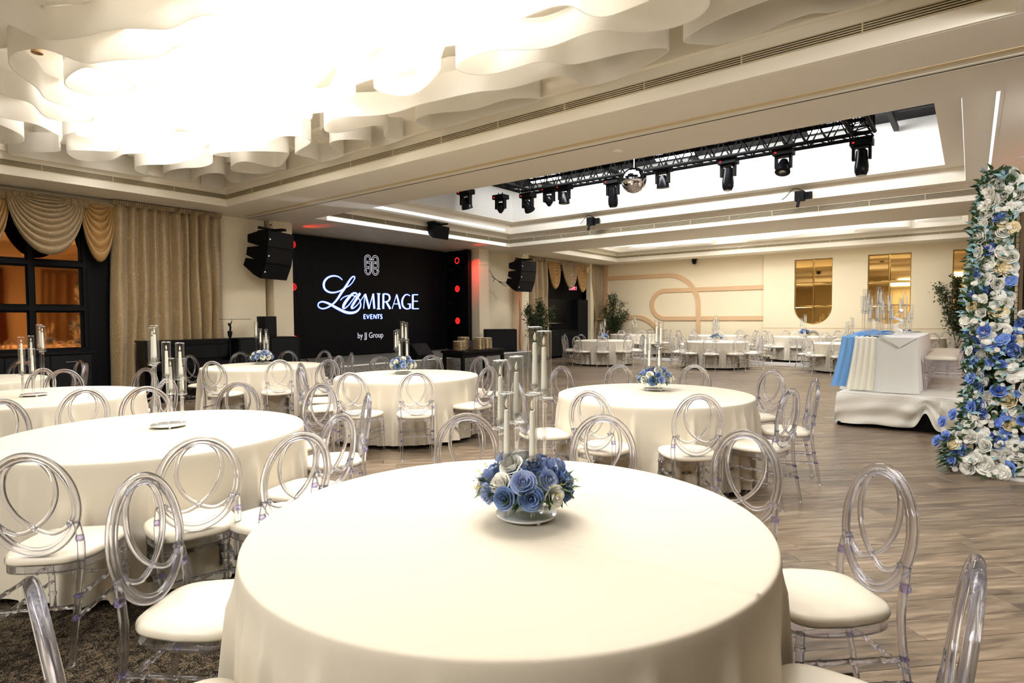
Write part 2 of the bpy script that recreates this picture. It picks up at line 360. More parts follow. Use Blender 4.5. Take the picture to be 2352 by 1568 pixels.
planks.sort(key=vis)
nearp = planks[:290]; farp = planks[290:]
def inside(p): return p[1] > 2.78 and p[1] < 18.6 and p[0] > -11.6
for p in nearp:
    mb = MB(); plank_mesh(*p[:2], tone=p[2], mb=mb)
    if p[1] < 2.76:      # cut at the carpet edge
        mb.v = [(x, max(y, 2.30), z) for x, y, z in mb.v]
    me = mb.mesh('plank', 'wood', fix=False); settone(me, mb.tones); link('plank', me, floor)
mb = MB()
for p in farp:
    n0 = len(mb.v); plank_mesh(*p[:2], tone=p[2], mb=mb)
mb.v = [(max(min(x, 3.9), -12.1), min(max(y, 2.30), 19.10), z) for x, y, z in mb.v]
me = mb.mesh('plank', 'wood', fix=False); settone(me, mb.tones); o = link('plank', me, floor); o['kind'] = 'stuff'

# walls
S('wall_back', [(-13.8, XR, YB-0.2, YB, 0, 4.6)], 'wall')
S('wall_right', [(XR, XR+0.2, YB, FY, 0, 4.6)], 'wall')
S('wall_far', [(-13.8, XR, FY, FY+0.2, 0, 4.6)], 'wall')
S('wall_left', [(-12.5, WX-0.18, YB, 1.2, 0, ZC), (-12.5, WX-0.18, 4.0, 6.95, 0, ZC), (-12.5, WX-0.18, 1.2, 4.0, 3.3, ZC),   # around the mirror niche
                (-13.0, -12.5, YB, 6.95, 0, 4.2),
                (-13.8, -13.5, 6.95, 14.2, 0, ZC),
                (-13.0, -12.48, 14.3, 17.3, 0, ZC), (-13.0, -12.55, 17.2, 20.8, 0, ZC),
                (-12.9, -12.3, 20.7, FY, 0, ZC)], 'wall')
S('wall_left_header', [(-12.5, WX-0.1, 17.2, 20.7, 3.3, ZC)], 'wall')
S('column_1', [(-13.5, WX, 7.04, 7.51, 0, ZC)], 'wall')
S('column_2', [(-12.75, WX, 13.9, 14.36, 0, ZC), (-12.78, WX+0.02, 13.88, 14.38, 3.17, 3.19)], 'wall')
S('column_3', [(-12.6, WX, 16.1, 16.5, 0, ZC)], 'wall')
S('column_4', [(-12.6, WX, 20.7, 20.95, 0, ZC)], 'wall')
# ceiling at 3.65 with coffers cut out
CX0, CX1 = -11.1, 0.18
C1 = (CX0-0.14, CX1+0.03, -1.0, 5.62); C2 = (CX0-0.05, CX1, 7.47, 14.2); C3 = (CX0+0.15, CX1, 16.2, 20.75)
T = 0.06
g_ = 0.038
def around(bx0, bx1, by0, by1, c):     # slab pieces round one coffer, none overlapping
    x0, x1, y0, y1 = c[0]-g_, c[1]+g_, c[2]-g_, c[3]+g_
    return [(bx0, x0, by0, by1, ZC, ZC+T), (x1, bx1, by0, by1, ZC, ZC+T), (x0, x1, by0, y0, ZC, ZC+T), (x0, x1, y1, by1, ZC, ZC+T)]
S('ceiling', around(-13.79, XR, YB, 6.52, C1)+around(-13.79, XR, 6.60, 15.2, C2)+around(-13.79, XR, 15.2, FY, C3), 'ceil')
S('trim_3', [(-12.3, XR, 6.50, 6.54, ZC-0.006, ZC+0.08), (-12.3, XR, 6.58, 6.61, ZC-0.006, ZC+0.08)], 'ceil')
S('trim_4', [(-12.3, XR, 6.54, 6.58, ZC-0.001, ZC+0.05)], 'ventdark')
S('trim_5', [(-12.0, XR, 6.34, 6.42, ZC-0.006, ZC-0.0005)], 'bandtan')
def coffer(name, c, top, ins1=0.32, z1=0.33, ins2=None, z2=None, mt='ceil'):
    x0, x1, y0, y1 = c; t = 0.04; b = MB()
    def ring(x0, x1, y0, y1, za, zb):
        b.box(x0-t, x0, y0-t, y1+t, za, zb); b.box(x1, x1+t, y0-t, y1+t, za, zb); b.box(x0, x1, y0-t, y0, za, zb); b.box(x0, x1, y1, y1+t, za, zb)
    def tread(x0, x1, y0, y1, i, z):
        b.box(x0-t, x0+i, y0-t, y1+t, z, z+t); b.box(x1-i, x1+t, y0-t, y1+t, z, z+t); b.box(x0+i, x1-i, y0-t, y0+i, z, z+t); b.box(x0+i, x1-i, y1-i, y1+t, z, z+t)
    ring(x0, x1, y0, y1, ZC+0.001, ZC+z1)
    tread(x0, x1, y0, y1, ins1, ZC+z1)
    x0 += ins1; x1 -= ins1; y0 += ins1; y1 -= ins1
    if ins2:
        ring(x0, x1, y0, y1, ZC+z1+t, ZC+z2); tread(x0, x1, y0, y1, ins2, ZC+z2)
        x0 += ins2; x1 -= ins2; y0 += ins2; y1 -= ins2
        struct(name, b, mt); b = MB(); ring(x0, x1, y0, y1, ZC+z2+t, top); struct(name+'_shaft', b, 'pit')
        b = MB(); b.box(x0-t, x1+t, y0-t, y1+t, top, top+t); struct(name+'_top', b, 'black')
    else:
        ring(x0, x1, y0, y1, ZC+z1+t, top); struct(name, b, mt)
    return x0, x1, y0, y1
i1 = coffer('ceiling_coffer_front', C1, 4.5, 0.07)
S('ceiling_coffer_front_top', [(i1[0]-.04, i1[1]+.04, i1[2]-.04, i1[3]+.04, 4.5, 4.54)], 'ceil')
i2 = coffer('ceiling_coffer_middle', C2, 5.21, 0.32, 0.33, 0.30, 0.61)
i3 = coffer('ceiling_coffer_rear', C3, 4.5, 0.3)
S('ceiling_coffer_rear_top', [(i3[0]-.04, i3[1]+.04, i3[2]-.04, i3[3]+.04, 4.5, 4.54)], 'glow_far')
# linear air vents along the coffer sides that the photograph shows
def vent(name_label, x0, x1, y0, y1, z0, z1, side, n=3, dz=None):
    t = thing('air_vent', name_label, 'air vent', ((x0+x1)/2, (y0+y1)/2, z0))
    cx, cy = (x0+x1)/2, (y0+y1)/2; h = z1-z0
    b = MB()
    if side == 'y':   # on a face that looks toward -Y
        b.box(x0-cx, x1-cx, -0.004, 0.0, 0, h); b.obj('backing', 'ventdark', t)
        for k in range(n+1):
            b = MB(); z = h*k/n; b.box(x0-cx, x1-cx, -0.016, -0.004, z-0.0045, z+0.0045); b.obj('slat', 'vent', t)
        L = x1-x0; m = max(2, int(L/0.9))
        for k in range(m+1):
            b = MB(); x = x0-cx+L*k/m; b.box(x-0.006, x+0.006, -0.018, -0.004, -0.004, h+0.004); b.obj('divider', 'vent', t)
    else:
        b.box(0.0, 0.004, y0-cy, y1-cy, 0, h); b.obj('backing', 'ventdark', t)
        for k in range(n+1):
            b = MB(); z = h*k/n; b.box(0.004, 0.016, y0-cy, y1-cy, z-0.0045, z+0.0045); b.obj('slat', 'vent', t)
        L = y1-y0; m = max(2, int(L/0.9))
        for k in range(m+1):
            b = MB(); y = y0-cy+L*k/m; b.box(0.004, 0.018, y-0.006, y+0.006, -0.004, h+0.004); b.obj('divider', 'vent', t)
    return t
vent('long slotted air vent on the beam side of the wavy ceiling recess', C1[0], C1[1], C1[3], C1[3], 3.785, 3.865, 'y', 4)
vent('long slotted air vent above the big curtain, on the wavy ceiling recess', C1[0], C1[0], C1[2], C1[3], 3.785, 3.865, 'x', 4)
vent('long slotted air vent behind the truss, below the white ceiling pit', C2[0], C2[1], C2[3], C2[3], 3.76, 3.86, 'y', 4)
vent('long slotted air vent over the big screen, below the white ceiling pit', C2[0], C2[0], C2[2], C2[3], 3.76, 3.86, 'x', 4)
vent('slotted air vent of the far ceiling recess, above the ribbed wall', C3[0], C3[1], C3[3], C3[3], 3.80, 3.86, 'y', 3)
vent('short slotted air vent of the far ceiling recess, above the gold swags', C3[0], C3[0], C3[2], C3[3], 3.80, 3.86, 'x', 3)
def strip(label, box, m='strip'):
    b = MB(); b.box(*box); o = b.obj('led_strip', m); tag(o, label, 'light strip'); return o
strip('glowing white light strip in the ceiling recess edge over the big screen', (C2[0]+.002, C2[0]+.014, C2[2]+.3, C2[3]-.15, 3.656, 3.745))
strip('glowing white light strip in the right edge of the middle ceiling recess', (C2[1]-.03, C2[1]-.002, C2[2]+.02, C2[3]-.1, 3.652, 3.675))
strip('glowing white light strip one step up, over the big screen', (C2[0]+.322, C2[0]+.33, C2[2]+.6, C2[3]-.6, 4.03, 4.10))
strip('thin glowing light strip one step up, right side of the middle recess', (C2[1]-.322, C2[1]-.314, C2[2]+.4, C2[3]-.4, 3.98, 3.99))

# ---- wavy ribbon sculptures in the front and rear coffers
def contours(x0, x1, y0, y1, h, wl, seed, level=0.0, margin=0.12):
    R_ = np.random.RandomState(seed); nx = int((x1-x0)/h)+1; ny = int((y1-y0)/h)+1
    X_, Y_ = np.meshgrid(np.linspace(x0, x1, nx), np.linspace(y0, y1, ny), indexing='ij')
    F = np.zeros_like(X_)
    for k in range(26):
        a = R_.rand()*2*PI; kk = 2*PI/(wl*(0.85+0.45*R_.rand())); F += np.cos(kk*(np.cos(a)*X_*0.72+np.sin(a)*Y_*1.1)+R_.rand()*2*PI)
    F = F/np.std(F) - level
    d = np.minimum(np.minimum(X_-x0, x1-X_), np.minimum(Y_-y0, y1-Y_)); F = np.where(d < margin, -1.0, F)
    segs = {}
    def pt(i, j, e):
        if e == 0: a, b = F[i, j], F[i+1, j]; t_ = a/(a-b); return ('h', i, j), (X_[i, j]+t_*h, Y_[i, j])
        if e == 1: a, b = F[i+1, j], F[i+1, j+1]; t_ = a/(a-b); return ('v', i+1, j), (X_[i+1, j], Y_[i+1, j]+t_*h)
        if e == 2: a, b = F[i, j+1], F[i+1, j+1]; t_ = a/(a-b); return ('h', i, j+1), (X_[i, j+1]+t_*h, Y_[i, j+1])
        a, b = F[i, j], F[i, j+1]; t_ = a/(a-b); return ('v', i, j), (X_[i, j], Y_[i, j]+t_*h)
    TB = {1: [(3, 0)], 2: [(0, 1)], 3: [(3, 1)], 4: [(1, 2)], 5: [(3, 2), (0, 1)], 6: [(0, 2)], 7: [(3, 2)], 8: [(2, 3)], 9: [(2, 0)], 10: [(0, 3), (2, 1)], 11: [(2, 1)], 12: [(1, 3)], 13: [(1, 0)], 14: [(0, 3)]}
    pos = {}; adj = {}
    for i in range(nx-1):
        for j in range(ny-1):
            c = (F[i, j] > 0) | ((F[i+1, j] > 0) << 1) | ((F[i+1, j+1] > 0) << 2) | ((F[i, j+1] > 0) << 3); c = int(c)
            for e1, e2 in TB.get(c, []):
                k1, p1 = pt(i, j, e1); k2, p2 = pt(i, j, e2); pos[k1] = p1; pos[k2] = p2
                adj.setdefault(k1, []).append(k2); adj.setdefault(k2, []).append(k1)
    seen = set(); loops = []
    for k in adj:
        if k in seen: continue
        lp = [k]; seen.add(k); cur = k
        while True:
            nxt = [q_ for q_ in adj[cur] if q_ not in seen]
            if not nxt: break
            cur = nxt[0]; seen.add(cur); lp.append(cur)
        if len(lp) > 12: loops.append([pos[q_] for q_ in lp])
    return loops
def ribbon_field(t, ox, oy, loops, zlist, parent, keep=2, th=0.006):
    for n_, lp in enumerate(loops):
        P = np.array(lp)
        for _ in range(4): P = 0.25*np.roll(P, 1, 0)+0.5*P+0.25*np.roll(P, -1, 0)
        P = P[::keep]; m = len(P)
        T_ = np.roll(P, -1, 0)-np.roll(P, 1, 0); T_ /= (np.linalg.norm(T_, axis=1)[:, None]+1e-9); Nn = np.stack([-T_[:, 1], T_[:, 0]], 1)
        z0, z1 = zlist[n_ % len(zlist)]
        vs = []
        for sgn, z in ((1, z0), (1, z1), (-1, z1), (-1, z0)):
            Q = P+Nn*sgn*th; vs += [(x-ox, y-oy, z) for x, y in Q]
        fs = []
        for r_ in range(4):
            r2 = (r_+1) % 4
            for k in range(m): k2 = (k+1) % m; fs.append((r_*m+k, r_*m+k2, r2*m+k2, r2*m+k))
        b = MB(); b.add(vs, fs); b.obj('ribbon', 'ribbon', parent, smooth='auto')
t = thing('ribbon_ceiling', 'wavy white ribbon sculpture filling the lit ceiling recess over the front tables', 'ceiling sculpture', (0, 0, 0))
ribbon_field(t, 0, 0, contours(i1[0]+.02, i1[1]-.02, i1[2]+.02, i1[3]-.02, 0.05, 0.80, 11, -0.05, 0.05), [(3.92, 4.20), (3.96, 4.24)], t, 1)
ribbon_field(t, 0, 0, contours(i1[0]+.05, i1[1]-.05, i1[2]+.05, i1[3]-.05, 0.055, 0.98, 29, -0.05), [(4.18, 4.42)], t, 1)
t.location = (0, 0, 0)
rq = random.Random(5)
for k in range(16):
    b = MB(); x = rq.uniform(-10, -0.8); y = rq.uniform(1.2, 4.9); b.lathe([(0.055, 0), (0.055, 0.10), (0.045, 0.10), (0.045, 0.0)], 16, (x, y, 4.4), cap=False); b.obj('downlight_sleeve', 'tan', t, True)
t = thing('ribbon_ceiling', 'wavy white ribbon sculpture in the far lit ceiling recess before the mirror wall', 'ceiling sculpture', (0, 0, 0))
ribbon_field(t, 0, 0, contours(i3[0]+.02, i3[1]-.02, i3[2]+.02, i3[3]-.02, 0.09, 1.3, 5, 0.1), [(4.0, 4.3)], t, 1)

# ---- far wall: ribs, mirrors
def rib(path, name='wall_rib', wid=0.15, dep=0.05):
    P = [Vector((x, 0, z)) for x, z in path]; m = len(P); vs = []
    for i in range(m):
        a = P[max(i-1, 0)]; c = P[min(i+1, m-1)]; d = (c-a).normalized(); n_ = Vector((-d.z, 0, d.x))
        for s_, yy in ((1, FY-0.001), (1, FY-dep), (-1, FY-dep), (-1, FY-0.001)):
            p = P[i]+n_*s_*wid/2; vs.append((p.x, yy, p.z))
    fs = []
    for i in range(m-1):
        for k in range(4): k2 = (k+1) % 4; fs.append((i*4+k, i*4+k2, i*4+4+k2, i*4+4+k))
    fs += [(0, 1, 2, 3), ((m-1)*4+3, (m-1)*4+2, (m-1)*4+1, (m-1)*4)]
    b = MB(); b.add(vs, fs); return b
def arc(cx, cz, r, a0, a1, n=24): return [(cx+r*math.cos(math.radians(a0+(a1-a0)*k/n)), cz+r*math.sin(math.radians(a0+(a1-a0)*k/n))) for k in range(n+1)]
t = thing('wall_relief', 'tan raised band that arches over and drops down the far wall', 'wall relief', (0, 0, 0)); t.location = (0, 0, 0)
rib([(-11.95, 3.10)]+arc(-9.25, 1.92, 1.18, 90, 0)+[(-8.07, 0.11)]).obj('band', 'tan', t)
o = rib([(-5.74, 2.52)]+arc(-9.38, 1.98, 0.54, 90, 270)+[(-5.74, 1.44)], dep=0.048).obj('wall_relief', 'tan'); tag(o, 'tan raised loop with two long horizontal arms on the far wall', 'wall relief')
o = rib(arc(-10.64, 0.39, 1.12, 200, -15)+[(-9.6, 0.11)]).obj('wall_relief', 'tan'); tag(o, 'low tan raised arch behind the far left table and tree', 'wall relief')
o = rib([(-11.98, 0.11), (-11.98, 3.6)], wid=0.2, dep=0.06).obj('wall_relief', 'tan'); tag(o, 'tan upright band in the corner beside the tied curtain', 'wall relief')
# mirror wall, proud of the ribbed wall, with three niches (square head, round foot)
def niche_outline(x0, x1, zt, zb, n=20):
    r = (x1-x0)/2; cx = (x0+x1)/2; zc_ = zb+r
    return [(x0, zt)]+[(cx+r*math.cos(PI+PI*k/n), zc_+r*math.sin(PI+PI*k/n)) for k in range(n+1)]+[(x1, zt)]
niches = [(-4.74, -3.60, 3.39, 1.22), (-2.61, -1.47, 3.41, 1.23), (-0.47, 0.67, 3.41, 1.23)]
YF = FY-0.14
b = MB()
xs = [-5.73]
for n_ in niches: xs += [n_[0], n_[1]]
xs.append(XR)
for k in range(0, len(xs), 2): b.box(xs[k], xs[k+1], YF, FY, 0.1, ZC)
for (x0, x1, zt, zb) in niches:
    b.box(x0, x1, YF, FY, zt, ZC)
    out = niche_outline(x0, x1, zt, zb)[1:-1]
    m = len(out); vs = [(x, YF, z) for x, z in out]+[(x, YF, 0.1) for x, z in out]+[(x, FY-.02, z) for x, z in out]
    fs = [(i, i+1, m+i+1, m+i) for i in range(m-1)]+[(i, 2*m+i, 2*m+i+1, i+1) for i in range(m-1)]
    b.add(vs, fs)
struct('wall_far_mirror_side', b, 'wall')
S('trim_6', [(-5.73, XR, YF-0.006, YF, 1.09, 1.105)], 'tan')
ml = ['gold tiled niche mirror with rounded foot, nearest the tan wall bands', 'gold tiled niche mirror with rounded foot, behind the candle-topped white head table', 'gold tiled niche mirror partly hidden by the tree and flower tower']
for (x0, x1, zt, zb), lab in zip(niches, ml):
    t = thing('niche_mirror', lab, 'mirror', ((x0+x1)/2, FY-0.04, zb)); cx = (x0+x1)/2
    r = (x1-x0)/2; zs = [zt, 2.54, 1.81, zb]
    b = MB(); out = niche_outline(x0-.0, x1+.0, zt, zb); b.add([(x-cx, 0.018, z-zb) for x, z in out], [tuple(range(len(out)))]); b.obj('backing', 'goldrim', t, fix=False)
    for c in range(2):
        for rw in range(3):
            za, zb_ = zs[rw], zs[rw+1]; xa, xb = (x0, cx) if c == 0 else (cx, x1); g = 0.012
            if rw < 2: P = [(xa+g, za-g), (xa+g, zb_+g), (xb-g, zb_+g), (xb-g, za-g)]
            else:
                P = []; zcc = zb+r; n = 10
                for k in range(n+1):
                    a = PI+PI/2*k/n if c == 0 else 1.5*PI+PI/2*k/n
                    P.append((cx+(r-g)*math.cos(a), zcc+(r-g)*math.sin(a)))
                P = ([(xa+g, za-g)]+P[:-1]+[(xb-g, P[-1][1]), (xb-g, za-g)]) if c == 0 else ([(xa+g, za-g), (xa+g, P[0][1])]+P[1:]+[(xb-g, za-g)])
            mc = Vector((sum(p[0] for p in P)/len(P), 0, sum(p[1] for p in P)/len(P)))
            tiltx = rq.uniform(-.012, .012); tiltz = rq.uniform(-.010, .010)
            front = []; edge = []
            for x, z in P:
                sx = x-mc.x; sz = z-mc.z; k = 0.93
                edge.append((x-cx, 0.012, z-zb)); front.append((mc.x+sx*k-cx, 0.0+tiltx*sx+tiltz*sz, mc.z+sz*k-zb))
            m = len(P); b = MB(); b.add(front+edge, [tuple(range(m))]+[(i, (i+1) % m, m+(i+1) % m, m+i) for i in range(m)]); b.obj('mirror_tile', 'goldmirror', t, fix=False)

# ------------------------------------------------------------------ clear chairs
def bamboo(mb, p0, p1, r, knots, n=8, kn=None):
    p0 = Vector(p0); p1 = Vector(p1); d = p1-p0; L = d.length; path = []; rr = []
    ts = [0]+[x for k in knots for x in (k-0.009/L, k-0.005/L, k+0.005/L, k+0.009/L)]+[1]
    for t_ in ts:
        path.append(p0+d*t_); rr.append(r)
    for i in range(len(knots)):
        rr[1+i*4+1] = r*1.28; rr[1+i*4+2] = r*1.28
    mb.tube(path, rr, n)
    return mb
def seat_outline(k, n=40):
    P = []
    for i in range(n):
        a = 2*PI*i/n; c, s_ = math.cos(a), math.sin(a); e = 0.48
        x = math.copysign(abs(c)**e, c)*0.205; y = math.copysign(abs(s_)**e, s_)
        hw = 0.205 if x > 0 else 0.205-0.035*(-x/0.205)
        P.append((x*k, y*hw*k))
    return P
def make_chair(far=False):
    t = thing('acrylic_chair', 'x', 'chair')
    n = 28 if far else 44; b = MB()
    lay = [(0.90, 0.425), (0.985, 0.428), (1.0, 0.436), (1.0, 0.446), (0.985, 0.456), (0.94, 0.464), (0.80, 0.473), (0.5, 0.480), (0.2, 0.482)]
    vs = []
    for k, z in lay: vs += [(x+0.005, y, z) for x, y in seat_outline(k, n)]
    fs = [tuple(range(n-1, -1, -1)), tuple((len(lay)-1)*n+i for i in range(n))]
    for r_ in range(len(lay)-1):
        for i in range(n): j = (i+1) % n; fs.append((r_*n+i, r_*n+j, (r_+1)*n+j, (r_+1)*n+i))
    b.add(vs, fs); b.obj('seat', 'seat', t, True)
    b = MB(); vs = []
    for k, z in ((0.97, 0.39), (0.97, 0.424), (0.86, 0.424), (0.86, 0.39)): vs += [(x+0.005, y, z) for x, y in seat_outline(k, n)]
    fs = []
    for r_ in range(4):
        for i in range(n): j = (i+1) % n; r2 = (r_+1) % 4; fs.append((r_*n+i, r_*n+j, r2*n+j, r2*n+i))
    b.add(vs, fs); b.obj('seat_frame', 'acrylic', t, 'auto')
    xb = lambda z: -0.185-(z-0.45)*0.14
    N1 = 36 if far else 56; k8 = 6 if far else 10
    b = MB(); b.tube([(xb(0.70+0.222*math.sin(a)), 0.182*math.cos(a), 0.70+0.222*math.sin(a)) for a in [2*PI*i/N1 for i in range(N1)]], 0.0145, k8, True)
    b.tube([(xb(0.70+0.204*math.sin(a))+0.004, 0.164*math.cos(a), 0.70+0.204*math.sin(a)) for a in [2*PI*i/N1 for i in range(N1)]], 0.009, k8, True)
    b.obj('back_ring', 'acrylic', t, True)
    half = [(0.142, 0.610), (0.118, 0.588), (0.065, 0.570), (0.0, 0.597), (-0.062, 0.655), (-0.098, 0.74), (-0.092, 0.83), (-0.052, 0.888), (0, 0.902)]
    pts = half+[(-y, z) for y, z in reversed(half[:-1])]
    b = MB(); b.tube(cat_rom([(xb(z)+(0.006 if i < 9 else -0.002), y, z) for i, (y, z) in enumerate(pts)], 3 if far else 5), 0.0105, k8)
    if not far:
        for s_ in (-1, 1): b.lathe([(0.002, -0.014), (0.010, -0.010), (0.014, 0), (0.010, 0.010), (0.002, 0.014)], 8, (xb(0.612), 0.144*s_, 0.614))
    b.obj('back_loop', 'acrylic', t, True)
    kf = [0.35, 0.62, 0.86]
    for s_ in (-1, 1):
        b = MB(); bamboo(b, (0.185, 0.175*s_, 0), (0.168, 0.168*s_, 0.40), 0.0145, kf, k8); b.obj('leg', 'acrylic', t, 'auto')
    for s_ in (-1, 1):
        b = MB(); path = [(-0.262, 0.160*s_, 0), (-0.235, 0.163*s_, 0.15), (-0.205, 0.168*s_, 0.30), (-0.190, 0.172*s_, 0.42), (-0.192, 0.176*s_, 0.52), (xb(0.62)-0.002, 0.172*s_, 0.62)]
        P = cat_rom(path, 2 if far else 4); b.tube(P, [0.0135+0.003*min(1, 2*i/len(P)) if i < len(P)*0.8 else 0.0165-0.006*(i-len(P)*0.8)/(len(P)*0.2) for i in range(len(P))], k8, flat=0.8)
        lg = b.obj('leg', 'acrylic', t, True)
        if not far:
            b = MB(); 
            for z in (0.20, 0.29): b = MB(); b.lathe([(0.0150, -0.007), (0.0182, -0.003), (0.0182, 0.003), (0.0150, 0.007)], 10, (-0.226 if z < .25 else -0.207, 0.166*s_, z)); b.obj('joint', 'knot', lg, True)
            b = MB(); b.lathe([(0.0145, -0.013), (0.0172, 0.0), (0.0130, 0.013)], 10, (xb(0.56)-0.002, 0.176*s_, 0.545)); b.obj('joint', 'knot', lg, True)
    sm = MB()
    def st(p0, p1, kn):
        if far: bamboo(sm, p0, p1, 0.0085, kn[:2], 5)
        else: b2 = MB(); bamboo(b2, p0, p1, 0.0095, kn, 8); b2.obj('stretcher', 'acrylic', t, 'auto')
    for s_ in (-1, 1):
        st((-0.226, 0.164*s_, 0.20), (0.178, 0.172*s_, 0.20), (0.2, 0.5, 0.8)); st((-0.208, 0.167*s_, 0.29), (0.174, 0.170*s_, 0.29), (0.2, 0.5, 0.8))
    st((-0.218, -0.160, 0.245), (-0.218, 0.160, 0.245), (0.25, 0.5, 0.75)); st((0.176, -0.165, 0.245), (0.176, 0.165, 0.245), (0.25, 0.5, 0.75))
    if far: sm.obj('stretcher', 'acrylic', t, 'auto')
    freeze(t); return t
chair_near = make_chair(); chair_far = make_chair(True)
used = {'n': False, 'f': False}
def put_chair(x, y, rz, label, group, far=False, z=0):
    p, key = (chair_far, 'f') if far else (chair_near, 'n')
    if not used[key]:
        used[key] = True; p.location = (x, y, z); p.rotation_euler = (0, 0, rz); p['label'] = label; p['group'] = group; return p
    return dup(p, (x, y, z), rz, label, group)

# ------------------------------------------------------------------ round tables under cloth
def cloth_round(seed, R=0.905, top=0.762, hem=0.05, nseg=420, crease=None):
    r_ = random.Random(seed); rd = []; a_ = 0.0
    while a_ < 2*PI-0.12:
        rd.append((a_, r_.uniform(0.026, 0.050), r_.uniform(0.35, 1.0), r_.choice((0.0, 0.0, 0.25, 0.5)))); a_ += r_.uniform(0.10, 0.24)
    def fold(a, p_):     # ridges of cloth, some of which only open half way down
        v = 0.0
        for c_, w_, h_, st in rd:
            d_ = (a-c_+PI) % (2*PI)-PI
            if abs(d_) < 3.2*w_:
                k = max(0.0, (p_-st)/(1-st)); v += h_*math.exp(-(d_/(w_*(0.7+0.5*p_)))**2)*(k**0.55)
        return v
    vs = []; rings = []
    topr = [0.0]+[R*k/22 for k in range(1, 22)]+[R-0.012] if not crease else [0.0]+[R*k/90 for k in range(1, 88)]+[R-0.012]
    for r in topr[1:]: rings.append(('t', r, top))
    rings += [('t', R-0.007, top-0.001), ('t', R-0.0035, top-0.003), ('t', R-0.001, top-0.006), ('t', R+0.0005, top-0.010)]
    H = top-0.009-hem; nv = 18
    for j in range(1, nv+1): rings.append(('s', (j/nv)**1.25, top-0.009-H*(j/nv)**1.25))
    vs.append((0, 0, top))
    for kind, p, z in rings:
        for i in range(nseg):
            a = 2*PI*i/nseg
            if kind == 't':
                zz = z+0.0007*math.sin(3*a+seed)*(p/R)
                x, y = p*math.cos(a), p*math.sin(a)
                if crease and p < R-0.005:
                    (ax, ay), (bx, by) = crease; L = math.hypot(bx-ax, by-ay); ux, uy = (bx-ax)/L, (by-ay)/L
                    s_ = (x-ax)*ux+(y-ay)*uy; d_ = -(x-ax)*uy+(y-ay)*ux
                    if s_ > 0: zz += 0.007*min(1, s_/0.25)*math.exp(-(d_/0.008)**2)
                vs.append((x, y, zz))
            else:
                f = fold(a, p); u = p**0.8
                r = R+0.003+0.012*u+0.105*f*min(1, (p*5)**1.3)*(0.75+0.25*p)-0.02*p
                vs.append((r*math.cos(a), r*math.sin(a), z+0.010*p*(f-0.5)))
    fs = [(0, 1+(i+1) % nseg, 1+i) for i in range(nseg)]
    fs = [(0, 1+i, 1+(i+1) % nseg) for i in range(nseg)]
    for r in range(len(rings)-1):
        for i in range(nseg): j = (i+1) % nseg; fs.append((1+r*nseg+i, 1+(r+1)*nseg+i, 1+(r+1)*nseg+j, 1+r*nseg+j))
    b = MB(); b.add(vs, fs); return b
def make_table():
    t = thing('round_table', 'x', 'table')
    b = MB(); b.lathe([(0.86, 0.725), (0.885, 0.728), (0.885, 0.750), (0.86, 0.753)], 48); b.obj('tabletop', 'brown', t, 'auto')
    for k in range(4):
        a = PI/4+k*PI/2; b = MB(); b.tube([(0.80*math.cos(a), 0.80*math.sin(a), 0.0), (0.62*math.cos(a), 0.62*math.sin(a), 0.725)], 0.014, 8); b.lathe([(0.02, 0), (0.024, 0.01), (0.022, 0.03), (0.014, 0.04)], 10, (0.80*math.cos(a), 0.80*math.sin(a), 0)); b.obj('leg', 'darkgrey', t, 'auto')
    freeze(t); return t
table0 = make_table(); table_used = False
cloth_meshes = [cloth_round(s_).mesh('tablecloth', 'cloth', True, fix=False) for s_ in (1, 2, 3)]

